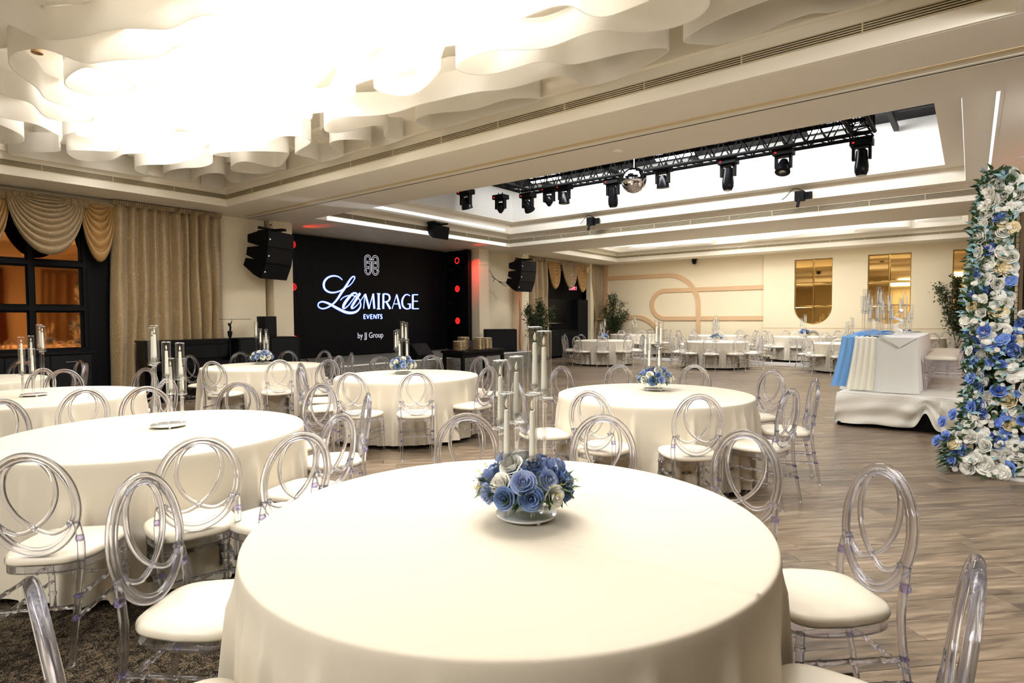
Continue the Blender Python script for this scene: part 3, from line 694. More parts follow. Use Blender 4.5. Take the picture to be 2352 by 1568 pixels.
# ------------------------------------------------------------------ candle stands
def make_stand():
    t = thing('candle_stand', 'x', 'candle holder')
    b = MB(); b.lathe([(0.108, 0.012), (0.111, 0.015), (0.111, 0.020), (0.108, 0.022)], 40)
    b.obj('base', 'mirrorbase', t, 'auto')
    for k in range(4): bf = MB(); a = k*PI/2+.5; bf.lathe([(0.008, 0), (0.008, 0.012)], 8, (0.09*math.cos(a), 0.09*math.sin(a), 0)); bf.obj('foot', 'chrome', t)
    spots = [(0.035, 0.085, 0.445), (0.068, 0.045, 0.430), (-0.035, 0.078, 0.335), (-0.092, 0.012, 0.325), (-0.068, -0.060, 0.215), (0.022, -0.092, 0.215)]
    rod = MB(); rod.lathe([(0.0075, 0.0), (0.0075, 1.0)], 10)
    for i, (x, y, z) in enumerate(spots):
        b = MB()
        for k in range(1): b.lathe([(0.0085, 0.022), (0.0085, z-0.03), (0.012, z-0.028), (0.012, z-0.022), (0.008, z-0.016), (0.010, z-0.006), (0.030, z-0.002), (0.033, z+0.001), (0.030, z+0.004), (0.009, z+0.005), (0.008, z+0.012), (0.017, z+0.020), (0.019, z+0.032), (0.018, z+0.036), (0.013, z+0.036), (0.012, z+0.026), (0.004, z+0.024)], 16, (x, y, 0))
        b.obj('stem', 'crystal', t, 'auto')
        b = MB(); b.lathe([(0.0285, z+0.004), (0.0285, z+0.245)], 20, (x, y, 0), cap=False); b.lathe([(0.0283, z+0.243), (0.0300, z+0.2465), (0.0283, z+0.250), (0.0268, z+0.2465), (0.0283, z+0.243)], 20, (x, y, 0), cap=False); b.obj('glass_cylinder', 'glass', t, True, fix=False)
        b = MB(); zc = z+0.026; b.lathe([(0.0115, zc), (0.0115, zc+0.02), (0.0085, zc+0.155), (0.0075, zc+0.163), (0.002, zc+0.165)], 14, (x, y, 0)); c = b.obj('candle', 'wax', t, 'auto')
        b = MB(); zf = zc+0.170; b.lathe([(0.001, zf), (0.0050, zf+0.008), (0.0056, zf+0.014), (0.0035, zf+0.024), (0.0004, zf+0.033)], 10, (x, y, 0)); b.obj('flame', 'flame', c, True)
        b = MB(); b.lathe([(0.0014, zc+0.160), (0.0014, zf+0.003)], 6, (x, y, 0)); b.obj('wick', 'wick', c)
    freeze(t); return t
stand0 = make_stand()
# ------------------------------------------------------------------ roses and wreaths
def rose_mesh(R=0.03, seed=0, layers=5, mat_='rose_white'):
    r_ = random.Random(seed); b = MB()
    sp = []          # tight spiral heart
    nu = 22
    for j in range(3):
        for i in range(nu+1):
            a = i/nu*2*PI*1.9; rr = R*(0.05+0.17*i/nu)*(1.0 if j < 2 else 0.86); sp.append((rr*math.cos(a), rr*math.sin(a), R*(0.25, 0.72, 0.93)[j]-R*0.10*i/nu))
    b.add(sp, [(j*(nu+1)+i, j*(nu+1)+i+1, (j+1)*(nu+1)+i+1, (j+1)*(nu+1)+i) for j in range(2) for i in range(nu)])
    spec = [(0.34, 0.90, 3), (0.60, 0.80, 3), (0.82, 0.60, 4), (1.04, 0.36, 5)]
    for L_, (rad, h, k) in enumerate(spec):
        rad *= R; h *= R
        for p in range(k):
            a0 = 2*PI*p/k+L_*0.9+r_.uniform(-.15, .15); wid = PI/k*1.22; nu, nv = 6, 4; vs = []; tw = r_.uniform(-.06, .06)
            for j in range(nv+1):
                v = j/nv
                for i in range(nu+1):
                    u = 2*i/nu-1; a = a0+u*wid*math.sin(min(1, 0.35+v*1.1)*PI/2)
                    rr = rad*(0.42+0.58*math.sin(min(1.0, v*1.15)*PI/2))+R*0.16*max(0, (v-0.7)/0.3)**2*(0.4+0.22*L_)-R*0.03*(1-u*u)
                    z = h*v-R*0.10*L_*(1-v)-h*0.30*(abs(u)**2.4)*v+R*tw*u+R*0.07*math.sin(u*4.5+p*2.1+L_)*v-R*0.07*max(0, (v-0.75)/0.25)**2*L_*0.5
                    vs.append((rr*math.cos(a), rr*math.sin(a), z))
            b.add(vs, [(j*(nu+1)+i, j*(nu+1)+i+1, (j+1)*(nu+1)+i+1, (j+1)*(nu+1)+i) for j in range(nv) for i in range(nu)])
    return b.mesh('rose', mat_, True, fix=False)
def bloom_mesh(R, seed, mat_):      # ruffled, many-petalled bloom
    r_ = random.Random(seed); b = MB()
    for L_ in range(4):
        k = (8, 7, 6, 4)[L_]; rad = R*(1.0-0.22*L_); tilt = 0.12+0.34*L_
        for p in range(k):
            a0 = 2*PI*p/k+L_*0.4+r_.uniform(-.12, .12); ca, sa = math.cos(a0), math.sin(a0); vs = []; nu, nv = 4, 3
            for j in range(nv+1):
                v = j/nv; hw = rad*0.42*math.sin(min(1, 0.25+v*0.95)*PI*0.62)
                for i in range(nu+1):
                    u = 2*i/nu-1; x = rad*(0.10+0.90*v)-rad*0.16*u*u*v; y = u*hw; z = x*math.sin(tilt)+R*0.09*L_+R*0.07*math.sin(u*2.6+p*1.7)*v-R*0.06*v*v
                    vs.append((x*ca-y*sa, x*sa+y*ca, z))
            b.add(vs, [(j*(nu+1)+i, j*(nu+1)+i+1, (j+1)*(nu+1)+i+1, (j+1)*(nu+1)+i) for j in range(nv) for i in range(nu)])
    return b.mesh('bloom', mat_, True, fix=False)
RS = {k: [rose_mesh(0.033, s_, 4, m_) for s_ in (1, 2)] for k, m_ in (('b', 'rose_blue'), ('p', 'rose_peri'), ('w', 'rose_white'))}
def leaf(mb, p, d, n_, L=0.045, W=0.02):
    p = Vector(p); d = Vector(d).normalized(); n_ = Vector(n_); s_ = d.cross(n_).normalized(); n_ = s_.cross(d)
    a = p; bq = p+d*L*0.45+s_*W/2; c = p+d*L-n_*L*0.15; e = p+d*L*0.45-s_*W/2; m_ = p+d*L*0.5-n_*W*0.18
    mb.add([a, bq, c, e, m_], [(0, 1, 4), (1, 2, 4), (2, 3, 4), (3, 0, 4)])
def make_wreath():
    t = thing('flower_wreath', 'x', 'flower arrangement')
    r_ = random.Random(4); HZ_ = 0.018; fol = MB(); spr = MB()
    seq = 'bpwbpwwpbbwpbpwbbpwpwbpbwpwb'
    k = 0
    for (rad, z, cnt, el) in ((0.150, 0.105, 11, 0.05), (0.130, 0.150, 9, 0.5), (0.085, 0.185, 6, 0.95)):
        for i in range(cnt):
            a = 2*PI*i/cnt+rad*30; rr = rad+r_.uniform(-.008, .008); c = seq[k % len(seq)]; k += 1
            e = el+r_.uniform(-.2, .2); d = Vector((math.cos(a)*math.cos(e), math.sin(a)*math.cos(e), math.sin(e)))
            o = link('rose', RS[c][k % 2], t, (rr*math.cos(a), rr*math.sin(a), z+r_.uniform(-.012, .012)-0.012+HZ_))
            o.rotation_euler = d.to_track_quat('Z', 'Y').to_euler(); s_ = r_.uniform(1.0, 1.22); o.scale = (s_, s_, s_)
            o['label'] = {'b': 'dusty blue rose', 'p': 'pale periwinkle rose', 'w': 'ivory rose'}[c]
    for i in range(60):
        a = r_.uniform(0, 6.28); e = r_.uniform(-.9, .9); d = Vector((math.cos(a)*math.cos(e), math.sin(a)*math.cos(e), math.sin(e)))
        p = Vector((0.125*math.cos(a), 0.125*math.sin(a), 0.125))+d*0.02; leaf(fol, p, d+Vector((r_.uniform(-.5, .5), r_.uniform(-.5, .5), -0.2)), (0, 0, 1), r_.uniform(.04, .06), .024)
    for i in range(16):
        a = 2*PI*i/16+r_.uniform(-.15, .15); e = r_.uniform(-.55, -.1) if i % 2 else r_.uniform(.2, .8); d = Vector((math.cos(a)*math.cos(e), math.sin(a)*math.cos(e), math.sin(e)))
        leaf(fol, Vector((0.145*math.cos(a), 0.145*math.sin(a), 0.118))+d*0.01, d, (-d.x*.3, -d.y*.3, 1), r_.uniform(.040, .052), .030)
    fol.lathe([(0.05, 0.085), (0.12, 0.085), (0.125, 0.11), (0.10, 0.13), (0.07, 0.14), (0.04, 0.13)], 20)
    for i in range(26):
        a = r_.uniform(0, 6.28); e = r_.uniform(0, 1.0); d = Vector((math.cos(a)*math.cos(e), math.sin(a)*math.cos(e), math.sin(e))); p = Vector((0.13*math.cos(a), 0.13*math.sin(a), 0.13))
        for q_ in range(7):
            pp = p+d*(0.03+0.006*q_); leaf(spr, pp, d+Vector((r_.uniform(-1, 1), r_.uniform(-1, 1), r_.uniform(-1, 1)))*.8, (0, 0, 1), 0.011, 0.006)
    fo = fol.obj('foliage', 'leaf', t, True, fix=False); fo['kind'] = 'stuff'
    sp = spr.obj('sprigs', 'sprig', t, False, fix=False); sp['kind'] = 'stuff'
    freeze(t); return t
wreath0 = make_wreath()
first = {'s': True, 'w': True}
def put_stand(x, y, z, rz, label, group, scale=None):
    if first['s']: first['s'] = False; stand0.location = (x, y, z); stand0.rotation_euler = (0, 0, rz); stand0['label'] = label; stand0['group'] = group; return
    dup(stand0, (x, y, z), rz, label, group)
def put_wreath(x, y, z, rz, label, group):
    if first['w']: first['w'] = False; wreath0.location = (x, y, z); wreath0.rotation_euler = (0, 0, rz); wreath0['label'] = label; wreath0['group'] = group; return
    dup(wreath0, (x, y, z), rz, label, group)

VR = 0.661  # stands were measured facing the lens: local x = to the right there
D = {  # centre, rotation of stand, flowers?, ring-top radius list [(deg, r)], description, far
 'a': ((-1.32, 1.675), [(1, 1.35), (40, 1.42), (70, 1.40), (104, 1.36), (139, 1.36), (-141, 1.36), (-102, 1.36)], 'nearest, largest round table', True, (-1.27, 1.71), 0),
 'b': ((-4.23, 1.62), [(-40, 1.44), (-14, 1.38), (1, 1.62), (22, 1.38), (62, 1.38), (99, 1.44), (132, 1.42), (163, 1.36), (-157, 1.38)], 'flowerless table left of the nearest one', False, (-4.32, 1.72), 2.7),
 'c': ((-5.72, 5.15), [(-38, 1.44), (-67, 1.44), (-104, 1.38), (-142, 1.38), (154, 1.42), (124, 1.55), (90, 1.46), (64, 1.42), (5, 1.30)], 'flowered table before the low stage and plate stacks', True, (-5.95, 5.28), 0.4),
 'd': ((-2.38, 5.25), [(160, 1.45), (130, 1.44), (96, 1.55), (-86, 1.36), (-52, 1.36), (61, 1.52), (-15, 1.34), (26, 1.43), (-125, 1.38)], 'flowered table at right centre, on the open plank floor', True, (-2.48, 5.50), 0.2),
 'e': ((-8.85, 4.95), [(-1, 1.78), (27, 1.30), (68, 1.40), (105, 1.42), (133, 1.30), (167, 1.30), (-148, 1.28), (-58, 1.33), (-20, 1.32)], 'flowered table left of the big screen', True, (-9.2, 5.12), 2.5),
 'f': ((-7.15, 1.66), [(-1, 1.40), (155, 1.30), (115, 1.30), (37, 1.30)], 'flowerless table second from the left edge', False, (-7.21, 1.66), -0.3),
 'g': ((-9.87, 1.5), [(27, 1.30), (97, 1.36), (64, 1.34), (137, 1.30)], 'table cut off by the left edge, before the dark mirror', False, None, 0),
}
R10 = lambda o, k=10, skip=(): [((o+360*i/k) % 360, 1.33) for i in range(k) if i not in skip]
FT = {
 'h': ((-9.30, 16.7), R10(10), 'far flowered table before the gold swags', True, 0, False),
 'i': ((-5.95, 17.45), R10(-6), 'far flowered table before the looped wall bands', True, 0.3, False),
 'j': ((-2.55, 18.0), R10(14), 'far table behind the blue drape of the head table', True, 0.1, False),
 'k': ((-9.95, 20.25), R10(18), 'rear step table before the low tan arch', False, 0.5, True),
 'l': ((-6.90, 20.25), R10(0), 'rear step table behind the far middle table', False, 0.8, True),
 'm': ((-4.15, 20.25), R10(18), 'rear step table below the first gold mirror', True, 0.2, True),
 'n': ((-1.45, 20.25), R10(12), 'rear step table seen past the head table chairs', True, 0.2, True),
}
def clock(tx, ty, a, taken):
    # clock place on the table top as seen from the lens: 12 is farthest away
    va = math.atan2(ty, tx); rel = (math.degrees(va)-a) % 360; h = int(round(rel/30)) % 12
    for dlt in (0, 1, -1, 2, -2, 3, -3):
        q_ = (h+dlt) % 12
        if q_ not in taken: taken.add(q_); return ['twelve', 'one', 'two', 'three', 'four', 'five', 'six', 'seven', 'eight', 'nine', 'ten', 'eleven'][q_]
first_t = True
SH = {'a': 'nearest table', 'b': 'flowerless table left of the nearest', 'c': 'table before the low stage', 'd': 'right centre table', 'e': 'flowered table left of screen', 'f': 'flowerless table second from left edge', 'g': 'table cut by left edge',
      'h': 'far table before gold swags', 'i': 'far table before looped bands', 'j': 'far table behind blue drape', 'k': 'rear table before low arch', 'l': 'rear table behind far middle one', 'm': 'rear table under first mirror', 'n': 'rear table past head table'}
ck = cloth_round(9, nseg=720, crease=((0.27, -0.105), (0.865, -0.088))).mesh('tablecloth', 'cloth', True, fix=False)
ci = 0
for key in list(D)+list(FT):
    far = key in FT
    if far: (tx, ty), chairs, desc, flo, rot, up = FT[key]; cp = (tx, ty); bz = 0.10 if up else 0.0
    else: (tx, ty), chairs, desc, flo, cp, rot = D[key]; bz = 0.0; up = False
    if first_t: first_t = False; tb = table0; tb.location = (tx, ty, bz); tb['label'] = 'round folding table hidden under the cloth of the '+desc; tb['group'] = 'round banquet tables'
    else: tb = dup(table0, (tx, ty, bz), random.random(), 'round folding table hidden under the cloth of the '+SH[key], 'round banquet tables')
    ci += 1
    cl = link('tablecloth', ck if key == 'a' else cloth_meshes[ci % 3], None, (tx, ty, bz), 0 if key == 'a' else random.random()*6.28)
    tag(cl, 'floor-length cream tablecloth on the '+desc, 'tablecloth', 'cream round tablecloths')
    taken = set()
    for a, r in chairs:
        rc = r-0.258; ar = math.radians(a); x = tx+rc*math.cos(ar); y = ty+rc*math.sin(ar)
        if up and y > FY-0.42: continue
        if up and y < 19.44: r = 0; y = max(y, 19.44)
        jit = random.Random(key+str(a)).uniform(-.09, .09)
        put_chair(x, y, ar+PI+jit, 'clear acrylic chair at %s o\'clock of the %s' % (clock(tx, ty, a, taken), SH[key]), 'clear chairs round the '+SH[key], far, bz)
    if cp is not None:
        va = math.atan2(cp[1], cp[0])-PI/2
        rz = va+rot
        put_stand(cp[0], cp[1], bz+0.763, rz, 'six-candle clear glass stand on the '+SH[key], 'glass candle stands on the round tables')
        if flo: put_wreath(cp[0]+0.0, cp[1], bz+0.763, rz*1.7+ci, 'ring of blue and ivory roses on the '+SH[key], 'rose rings on the round tables')
# ------------------------------------------------------------------ stage and screen
b = MB(); b.box(-13.48, -10.42, 7.53, 13.87, 0.0, 0.50); b.box(-12.07, -10.42, 13.87, 14.3, 0.0, 0.50)
stage = b.obj('stage', 'stagecarpet'); tag(stage, 'low carpeted grey stage in front of the big black screen', 'stage')
b = MB(); b.box(-10.43, -10.405, 7.53, 14.3, 0.485, 0.512); b.box(-12.05, -10.41, 14.29, 14.31, 0.485, 0.512); b.obj('edge_trim', 'switch', stage)
t = thing('led_screen', 'huge black led wall showing La MIRAGE EVENTS by JJ Group', 'screen', (-13.3, 10.8, 0.5))
b = MB(); 
b.box(-0.08, -0.02, -2.75, 2.99, 0.02, 3.12); b.obj('frame', 'black', t)
for i in range(8):
    for j in range(5):
        b = MB(); y0 = -2.72+5.54*i/8; z0 = 0.03+3.05*j/5; b.box(-0.02, 0.0, y0+0.0004, y0+5.54/8-0.0004, z0+0.0004, z0+3.05/5-0.0004); b.obj('panel', 'screen', t)
TXT=[[(9.71,2.538,3),(9.646,2.591,5),(9.557,2.627,6),(9.457,2.635,7),(9.349,2.618,8),(9.241,2.566,10),(9.162,2.485,12),(9.131,2.387,13),(9.157,2.289,12),(9.233,2.225,10),(9.339,2.195,8),(9.458,2.199,7),(9.578,2.228,6),(9.68,2.27,6),(9.762,2.319,5),(9.907,2.384,4),(10.013,2.466,4),(10.089,2.565,5),(10.116,2.626,6),(10.091,2.651,6),(10.027,2.631,7),(9.953,2.558,9),(9.867,2.443,12),(9.783,2.328,14),(9.678,2.206,14),(9.574,2.067,12),(9.472,1.955,10),(9.362,1.87,8),(9.253,1.81,7),(9.136,1.772,6),(9.041,1.775,6),(8.966,1.815,6),(8.952,1.872,6),(8.987,1.922,6),(9.073,1.948,7),(9.178,1.933,9),(9.313,1.886,12),(9.469,1.812,14),(9.628,1.742,15),(9.81,1.678,15),(9.975,1.662,14),(10.123,1.688,12),(10.231,1.759,10),(10.294,1.856,8),(10.289,1.961,6),(10.237,2.048,5),(10.153,2.098,4),(10.027,2.133,4),(9.902,2.13,4),(9.778,2.097,4),(9.685,2.044,4),(9.637,1.992,3)],[(10.288,2.206,14),(10.174,2.064,15),(10.065,1.922,15),(9.993,1.826,12),(10.009,1.787,9),(10.084,1.81,5),(10.191,1.889,4),(10.323,2.032,4),(10.452,2.19,4)],[(10.197,2.165,5),(10.134,2.205,8),(10.028,2.178,12),(9.901,2.066,16),(9.785,1.935,18),(9.727,1.84,16),(9.726,1.789,10),(9.781,1.79,6),(9.896,1.868,5),(10.025,2.008,5),(10.133,2.132,5),(10.197,2.178,5)],[(10.446,2.19,5),(10.422,1.999,5),(10.394,1.778,5)],[(10.457,2.19,12),(10.519,1.992,14),(10.585,1.779,12)],[(10.581,1.779,5),(10.651,1.985,5),(10.727,2.205,5)],[(10.734,2.205,12),(10.748,1.996,14),(10.766,1.781,14)],[(10.927,2.203,14),(10.918,1.782,14)],[(10.865,2.205,5),(10.989,2.209,5)],[(10.857,1.778,5),(10.98,1.779,5)],[(11.097,2.208,14),(11.087,1.78,14)],[(11.088,2.204,6),(11.205,2.208,7),(11.299,2.177,11),(11.33,2.099,13),(11.291,2.024,10),(11.201,1.986,6),(11.095,1.979,5)],[(11.201,1.984,12),(11.269,1.886,14),(11.346,1.782,14)],[(11.592,2.211,4),(11.501,1.991,4),(11.41,1.782,4)],[(11.592,2.203,10),(11.661,1.985,14),(11.726,1.785,14)],[(11.48,1.93,4),(11.667,1.929,4)],[(12.11,2.179,5),(12.014,2.215,5),(11.908,2.188,8),(11.826,2.091,13),(11.799,1.987,14),(11.827,1.874,13),(11.913,1.804,8),(12.026,1.787,6),(12.129,1.821,5)],[(12.11,1.935,13),(12.108,1.802,13)],[(12.009,1.934,4),(12.149,1.936,4)],[(12.228,2.221,14),(12.215,1.789,14)],[(12.213,2.213,5),(12.441,2.223,5)],[(12.209,2.021,5),(12.43,2.025,5)],[(12.205,1.793,5),(12.465,1.799,5)],[(10.401,1.619,6),(10.399,1.504,6)],[(10.39,1.617,3),(10.463,1.617,3)],[(10.394,1.562,3),(10.448,1.562,3)],[(10.388,1.504,3),(10.465,1.504,3)],[(10.493,1.617,6),(10.535,1.503,5)],[(10.535,1.503,3),(10.586,1.617,3)],[(10.633,1.619,6),(10.63,1.503,6)],[(10.622,1.617,3),(10.695,1.617,3)],[(10.625,1.562,3),(10.681,1.562,3)],[(10.619,1.503,3),(10.7,1.502,3)],[(10.736,1.502,4),(10.738,1.617,4)],[(10.738,1.617,6),(10.831,1.502,6)],[(10.831,1.502,4),(10.833,1.617,4)],[(10.854,1.617,3),(10.952,1.617,3)],[(10.904,1.617,6),(10.901,1.502,6)],[(11.039,1.601,4),(11.007,1.619,4),(10.979,1.596,5),(11.006,1.565,6),(11.038,1.534,5),(11.012,1.501,4),(10.973,1.516,4)]]
MONO=[[(10.681,3.155),(10.663,3.211),(10.624,3.263),(10.555,3.275),(10.493,3.248),(10.454,3.19),(10.45,3.135),(10.451,2.986),(10.458,2.904),(10.467,2.898),(10.585,2.902)],[(10.631,3.153),(10.613,3.205),(10.56,3.231),(10.517,3.21),(10.497,3.168),(10.496,3.129),(10.498,2.959),(10.511,2.946),(10.586,2.95)],[(10.703,3.149),(10.72,3.21),(10.762,3.259),(10.82,3.28),(10.883,3.263),(10.928,3.221),(10.94,3.176),(10.934,2.906),(10.803,2.903)],[(10.754,3.152),(10.774,3.209),(10.819,3.233),(10.87,3.217),(10.891,3.178),(10.887,2.949),(10.804,2.949)],[(10.605,3.142),(10.782,3.147)],[(10.539,3.092),(10.673,3.096),(10.681,3.082),(10.678,2.86),(10.667,2.799),(10.625,2.742),(10.575,2.721),(10.513,2.736),(10.465,2.788),(10.45,2.852)],[(10.538,3.047),(10.625,3.048),(10.636,3.033),(10.637,2.848),(10.62,2.792),(10.573,2.761),(10.523,2.786),(10.503,2.85)],[(10.848,3.099),(10.724,3.095),(10.714,3.079),(10.71,2.852),(10.727,2.778),(10.777,2.735),(10.828,2.722),(10.892,2.751),(10.932,2.809),(10.943,2.856)],[(10.847,3.058),(10.764,3.055),(10.758,3.042),(10.754,2.855),(10.772,2.795),(10.822,2.763),(10.871,2.793),(10.891,2.848)],[(10.539,3.112),(10.538,3.027)],[(10.852,3.114),(10.85,3.033)],[(10.589,2.965),(10.591,2.88)],[(10.801,2.964),(10.799,2.883)],[(10.435,2.853),(10.528,2.856)],[(10.863,2.861),(10.959,2.859)]]
def stroke(mb, pts, x, wmul=1.0, grow=0.0, dw=None):
    P = [Vector((0, p[0], p[1])) for p in pts]; wd = [(p[2] if len(p) > 2 else dw)*0.00222*wmul+grow for p in pts]
    if len(P) > 3:
        P2 = cat_rom(P, 5); W2 = []
        for i in range(len(wd)-1):
            for k in range(5): W2.append(wd[i]+(wd[i+1]-wd[i])*k/5)
        W2.append(wd[-1]); P, wd = P2, W2
    L_, R_ = [], []
    for i in range(len(P)):
        d = (P[min(i+1, len(P)-1)]-P[max(i-1, 0)]).normalized(); n_ = Vector((0, -d.z, d.y))
        L_.append((x, P[i].y+n_.y*wd[i], P[i].z+n_.z*wd[i])); R_.append((x, P[i].y-n_.y*wd[i], P[i].z-n_.z*wd[i]))
    m = len(P); mb.add(L_+R_, [(i, i+1, m+i+1, m+i) for i in range(m-1)])
OX, OY, OZ = -13.3, 10.8, 0.5
def art(name, strokes, x, m, **kw):
    b = MB()
    for i, s_ in enumerate(strokes): stroke(b, [(p[0]-OY, p[1]-OZ)+tuple(p[2:]) for p in s_], x+i*0.00005, **kw)
    return b.obj(name, m, t, fix=False)
art('lettering_halo', TXT, 0.003, 'led_edge', grow=0.012)
art('lettering', TXT, 0.006, 'led_white')
art('emblem', MONO, 0.006, 'led_grey', dw=3.2)
def text(name, body, size, mx, m, parent, xs=1.0, ext=0.002):
    cu = bpy.data.curves.new(name, 'FONT'); cu.body = body; cu.size = size; cu.extrude = ext
    o = bpy.data.objects.new(name, cu); COL.objects.link(o); dg = bpy.context.evaluated_depsgraph_get()
    me = bpy.data.meshes.new_from_object(o.evaluated_get(dg)); bpy.data.objects.remove(o)
    me.transform(mx @ Matrix.Diagonal((xs, 1, 1, 1))); me.materials.clear(); me.materials.append(M[m]); return link(name, me, parent)
RY = Matrix(((0, 0, 1, 0), (1, 0, 0, 0), (0, 1, 0, 0), (0, 0, 0, 1)))   # text x -> +Y, text y -> +Z, facing +X
text('caption', 'by JJ Group', 0.225, Matrix.Translation((0.004, 10.17-OY, 0.965-OZ)) @ RY, 'led_grey', t, 0.86)

# light towers either side of the screen
def par_tower(label, x0, x1, y, zs, faces=-1):
    t = thing('light_tower', label, 'light tower', ((x0+x1)/2, y, 0.5)); cx = (x0+x1)/2; w_ = x1-x0
    b = MB(); b.box(-w_/2, w_/2, 0.0, 0.16, 0, 3.12); b.obj('housing', 'blackgloss', t)
    for z in zs:
        R2 = Matrix.Translation((0.06, -0.02, z-0.5)) @ Matrix.Rotation(PI/2, 4, 'X')
        b = MB(); b.lathe([(0.115, -0.06), (0.125, 0.03), (0.118, 0.05), (0.112, 0.03)], 24, mx=R2); la = b.obj('par_can', 'black', t, 'auto')
        b = MB()
        for rr, n_ in ((0.085, 12), (0.05, 6), (0.0, 1)):
            if z > 3.2 and rr < 0.06: continue
            for k in range(n_):
                a = 2*PI*k/max(n_, 1); c = R2 @ Vector((rr*math.cos(a), rr*math.sin(a), 0.052)); b.lathe([(0.017, 0), (0.013, 0.008)], 8, mx=Matrix.Translation(c) @ Matrix.Rotation(PI/2, 4, 'X'))
        b.obj('lens', 'led_red', la)
    for z in (3.05, 2.0, 1.35):
        R2 = Matrix.Translation((-0.22, -0.03, z-0.5)) @ Matrix.Rotation(PI/2, 4, 'X')
        b = MB(); b.lathe([(0.07, -0.04), (0.09, 0.05), (0.08, 0.07), (0.05, 0.05)], 16, mx=R2); la = b.obj('spot_head', 'blackgloss', t, 'auto')
        b = MB(); b.lathe([(0.045, 0.058), (0.001, 0.068)], 12, mx=R2); b.obj('lens', 'crystal', la, True)
    return t
par_tower('black lighting tower with red lamp rings, right of the big screen', -13.25, -12.35, 13.66, (3.30, 2.42, 1.42))
t = thing('light_tower', 'black lighting tower with red lamps, mostly hidden left of the screen', 'light tower', (-12.95, 7.78, 0.5))
b = MB(); b.box(-0.25, 0.10, -0.15, 0.16, 0, 3.1); b.obj('housing', 'blackgloss', t)
for z in (3.28, 2.27, 1.02):
    b = MB(); R2 = Matrix.Translation((0.12, 0.165, z-0.5)) @ Matrix.Rotation(PI/2, 4, 'Y') ; b.lathe([(0.10, -0.05), (0.115, 0.03), (0.10, 0.03)], 20, mx=R2); la = b.obj('par_can', 'black', t, 'auto')
    b = MB()
    for rr, n_ in ((0.078, 12), (0.042, 6), (0.0, 1)):
        for k in range(n_):
            a = 2*PI*k/max(n_, 1); c = R2 @ Vector((rr*math.cos(a), rr*math.sin(a), 0.036)); b.lathe([(0.014, 0), (0.010, 0.008)], 8, mx=Matrix.Translation(c) @ Matrix.Rotation(PI/2, 4, 'Y'))
    b.obj('lens', 'led_red', la)

# ------------------------------------------------------------------ hung speakers
def line_array(name_label, loc, rz):
    t = thing('line_array_speaker', name_label, 'speaker', loc, rz)
    z = 0.0; y = 0.0; tilt = 0.0
    b = MB(); b.box(-0.30, 0.36, -0.05, -0.01, 0.02, 0.07); b.box(-0.30, 0.36, 0.01, 0.05, 0.02, 0.07); b.box(-0.05, 0.0, -0.32, 0.32, 0.05, 0.10); b.obj('hanging_bar', 'darkgrey', t)
    b = MB(); b.tube([(0, 0, 0.08), (0, 0, 0.36)], 0.006, 6); b.lathe([(0.01, 0), (0.028, 0.02), (0.028, 0.10), (0.01, 0.12)], 10, (0, 0, 0.16)); b.obj('chain_hoist', 'chrome', t, 'auto')
    M0 = Matrix.Translation((0.26, 0, 0.0)) @ Matrix.Rotation(math.radians(2), 4, 'Y')
    for k in range(3):
        h = 0.335; b = MB()
        # trapezoid cabinet: tall face forward (+x), shorter back
        vs = [(x, y_, zz) for y_ in (-0.40, 0.40) for (x, zz) in ((0, 0), (-0.18, -0.01), (-0.50, -0.085), (-0.50, -0.245), (-0.18, -h+0.01), (0, -h))]
        vs = [M0 @ Vector(v) for v in vs]; n = 6
        b.add(vs, [tuple(range(n-1, -1, -1)), tuple(range(n, 2*n))]+[(i, (i+1) % n, n+(i+1) % n, n+i) for i in range(n)]); cab = b.obj('cabinet', 'black', t)
        b = MB(); b.box(0.0, 0.012, -0.385, 0.385, -h+0.012, -0.012, M0); b.obj('grille', 'darkgrey', cab)
        b = MB(); b.lathe([(0.014, 0.0), (0.014, 0.004)], 10, mx=M0 @ Matrix.Translation((0.012, -0.33, -h*0.55)) @ Matrix.Rotation(PI/2, 4, 'Y')); b.obj('badge', 'glow_dot', cab)
        M0 = M0 @ Matrix.Translation((0, 0, -h-0.004)) @ Matrix.Rotation(math.radians(9+4*k), 4, 'Y')
    return t
line_array('hung stack of three black speakers left of the big screen', (-11.72, 6.78, 3.32), math.radians(19))
line_array('hung stack of three black speakers near the gold swags', (-11.50, 15.35, 3.32), math.radians(-2))
cu = MB()
for k in range(3): cu.tube(cat_rom([(-11.7, 15.05, 2.75-.05*k), (-11.75, 14.75, 2.62-.05*k), (-11.85, 14.4, 2.72), (-11.95, 14.2+.1*k, 3.0-.18*k)], 5), 0.008, 5)
o = cu.obj('loose_cable', 'black', None, True); tag(o, 'loose black cables trailing behind the hung speakers near the swags', 'cable')
t = thing('surround_speaker', 'black tapered speaker on the ceiling recess above the screen', 'speaker', (C2[0]+0.06, 10.95, 3.80))
b = MB(); vs = [(0.02, -0.20, -0.14), (0.02, 0.20, -0.14), (0.02, 0.20, 0.14), (0.02, -0.20, 0.14), (0.26, -0.27, -0.26), (0.26, 0.27, -0.26), (0.32, 0.27, 0.06), (0.32, -0.27, 0.06)]
b.add(vs, [(3, 2, 1, 0), (4, 5, 6, 7), (0, 1, 5, 4), (2, 3, 7, 6), (1, 2, 6, 5), (3, 0, 4, 7)]); b.obj('body', 'black', t)
b = MB(); b.box(0.0, 0.04, -0.2, 0.2, -0.1, 0.2); b.box(0.0, 0.30, -0.24, -0.21, 0.13, 0.17); b.box(0.0, 0.30, 0.21, 0.24, 0.13, 0.17); b.obj('bracket', 'darkgrey', t)

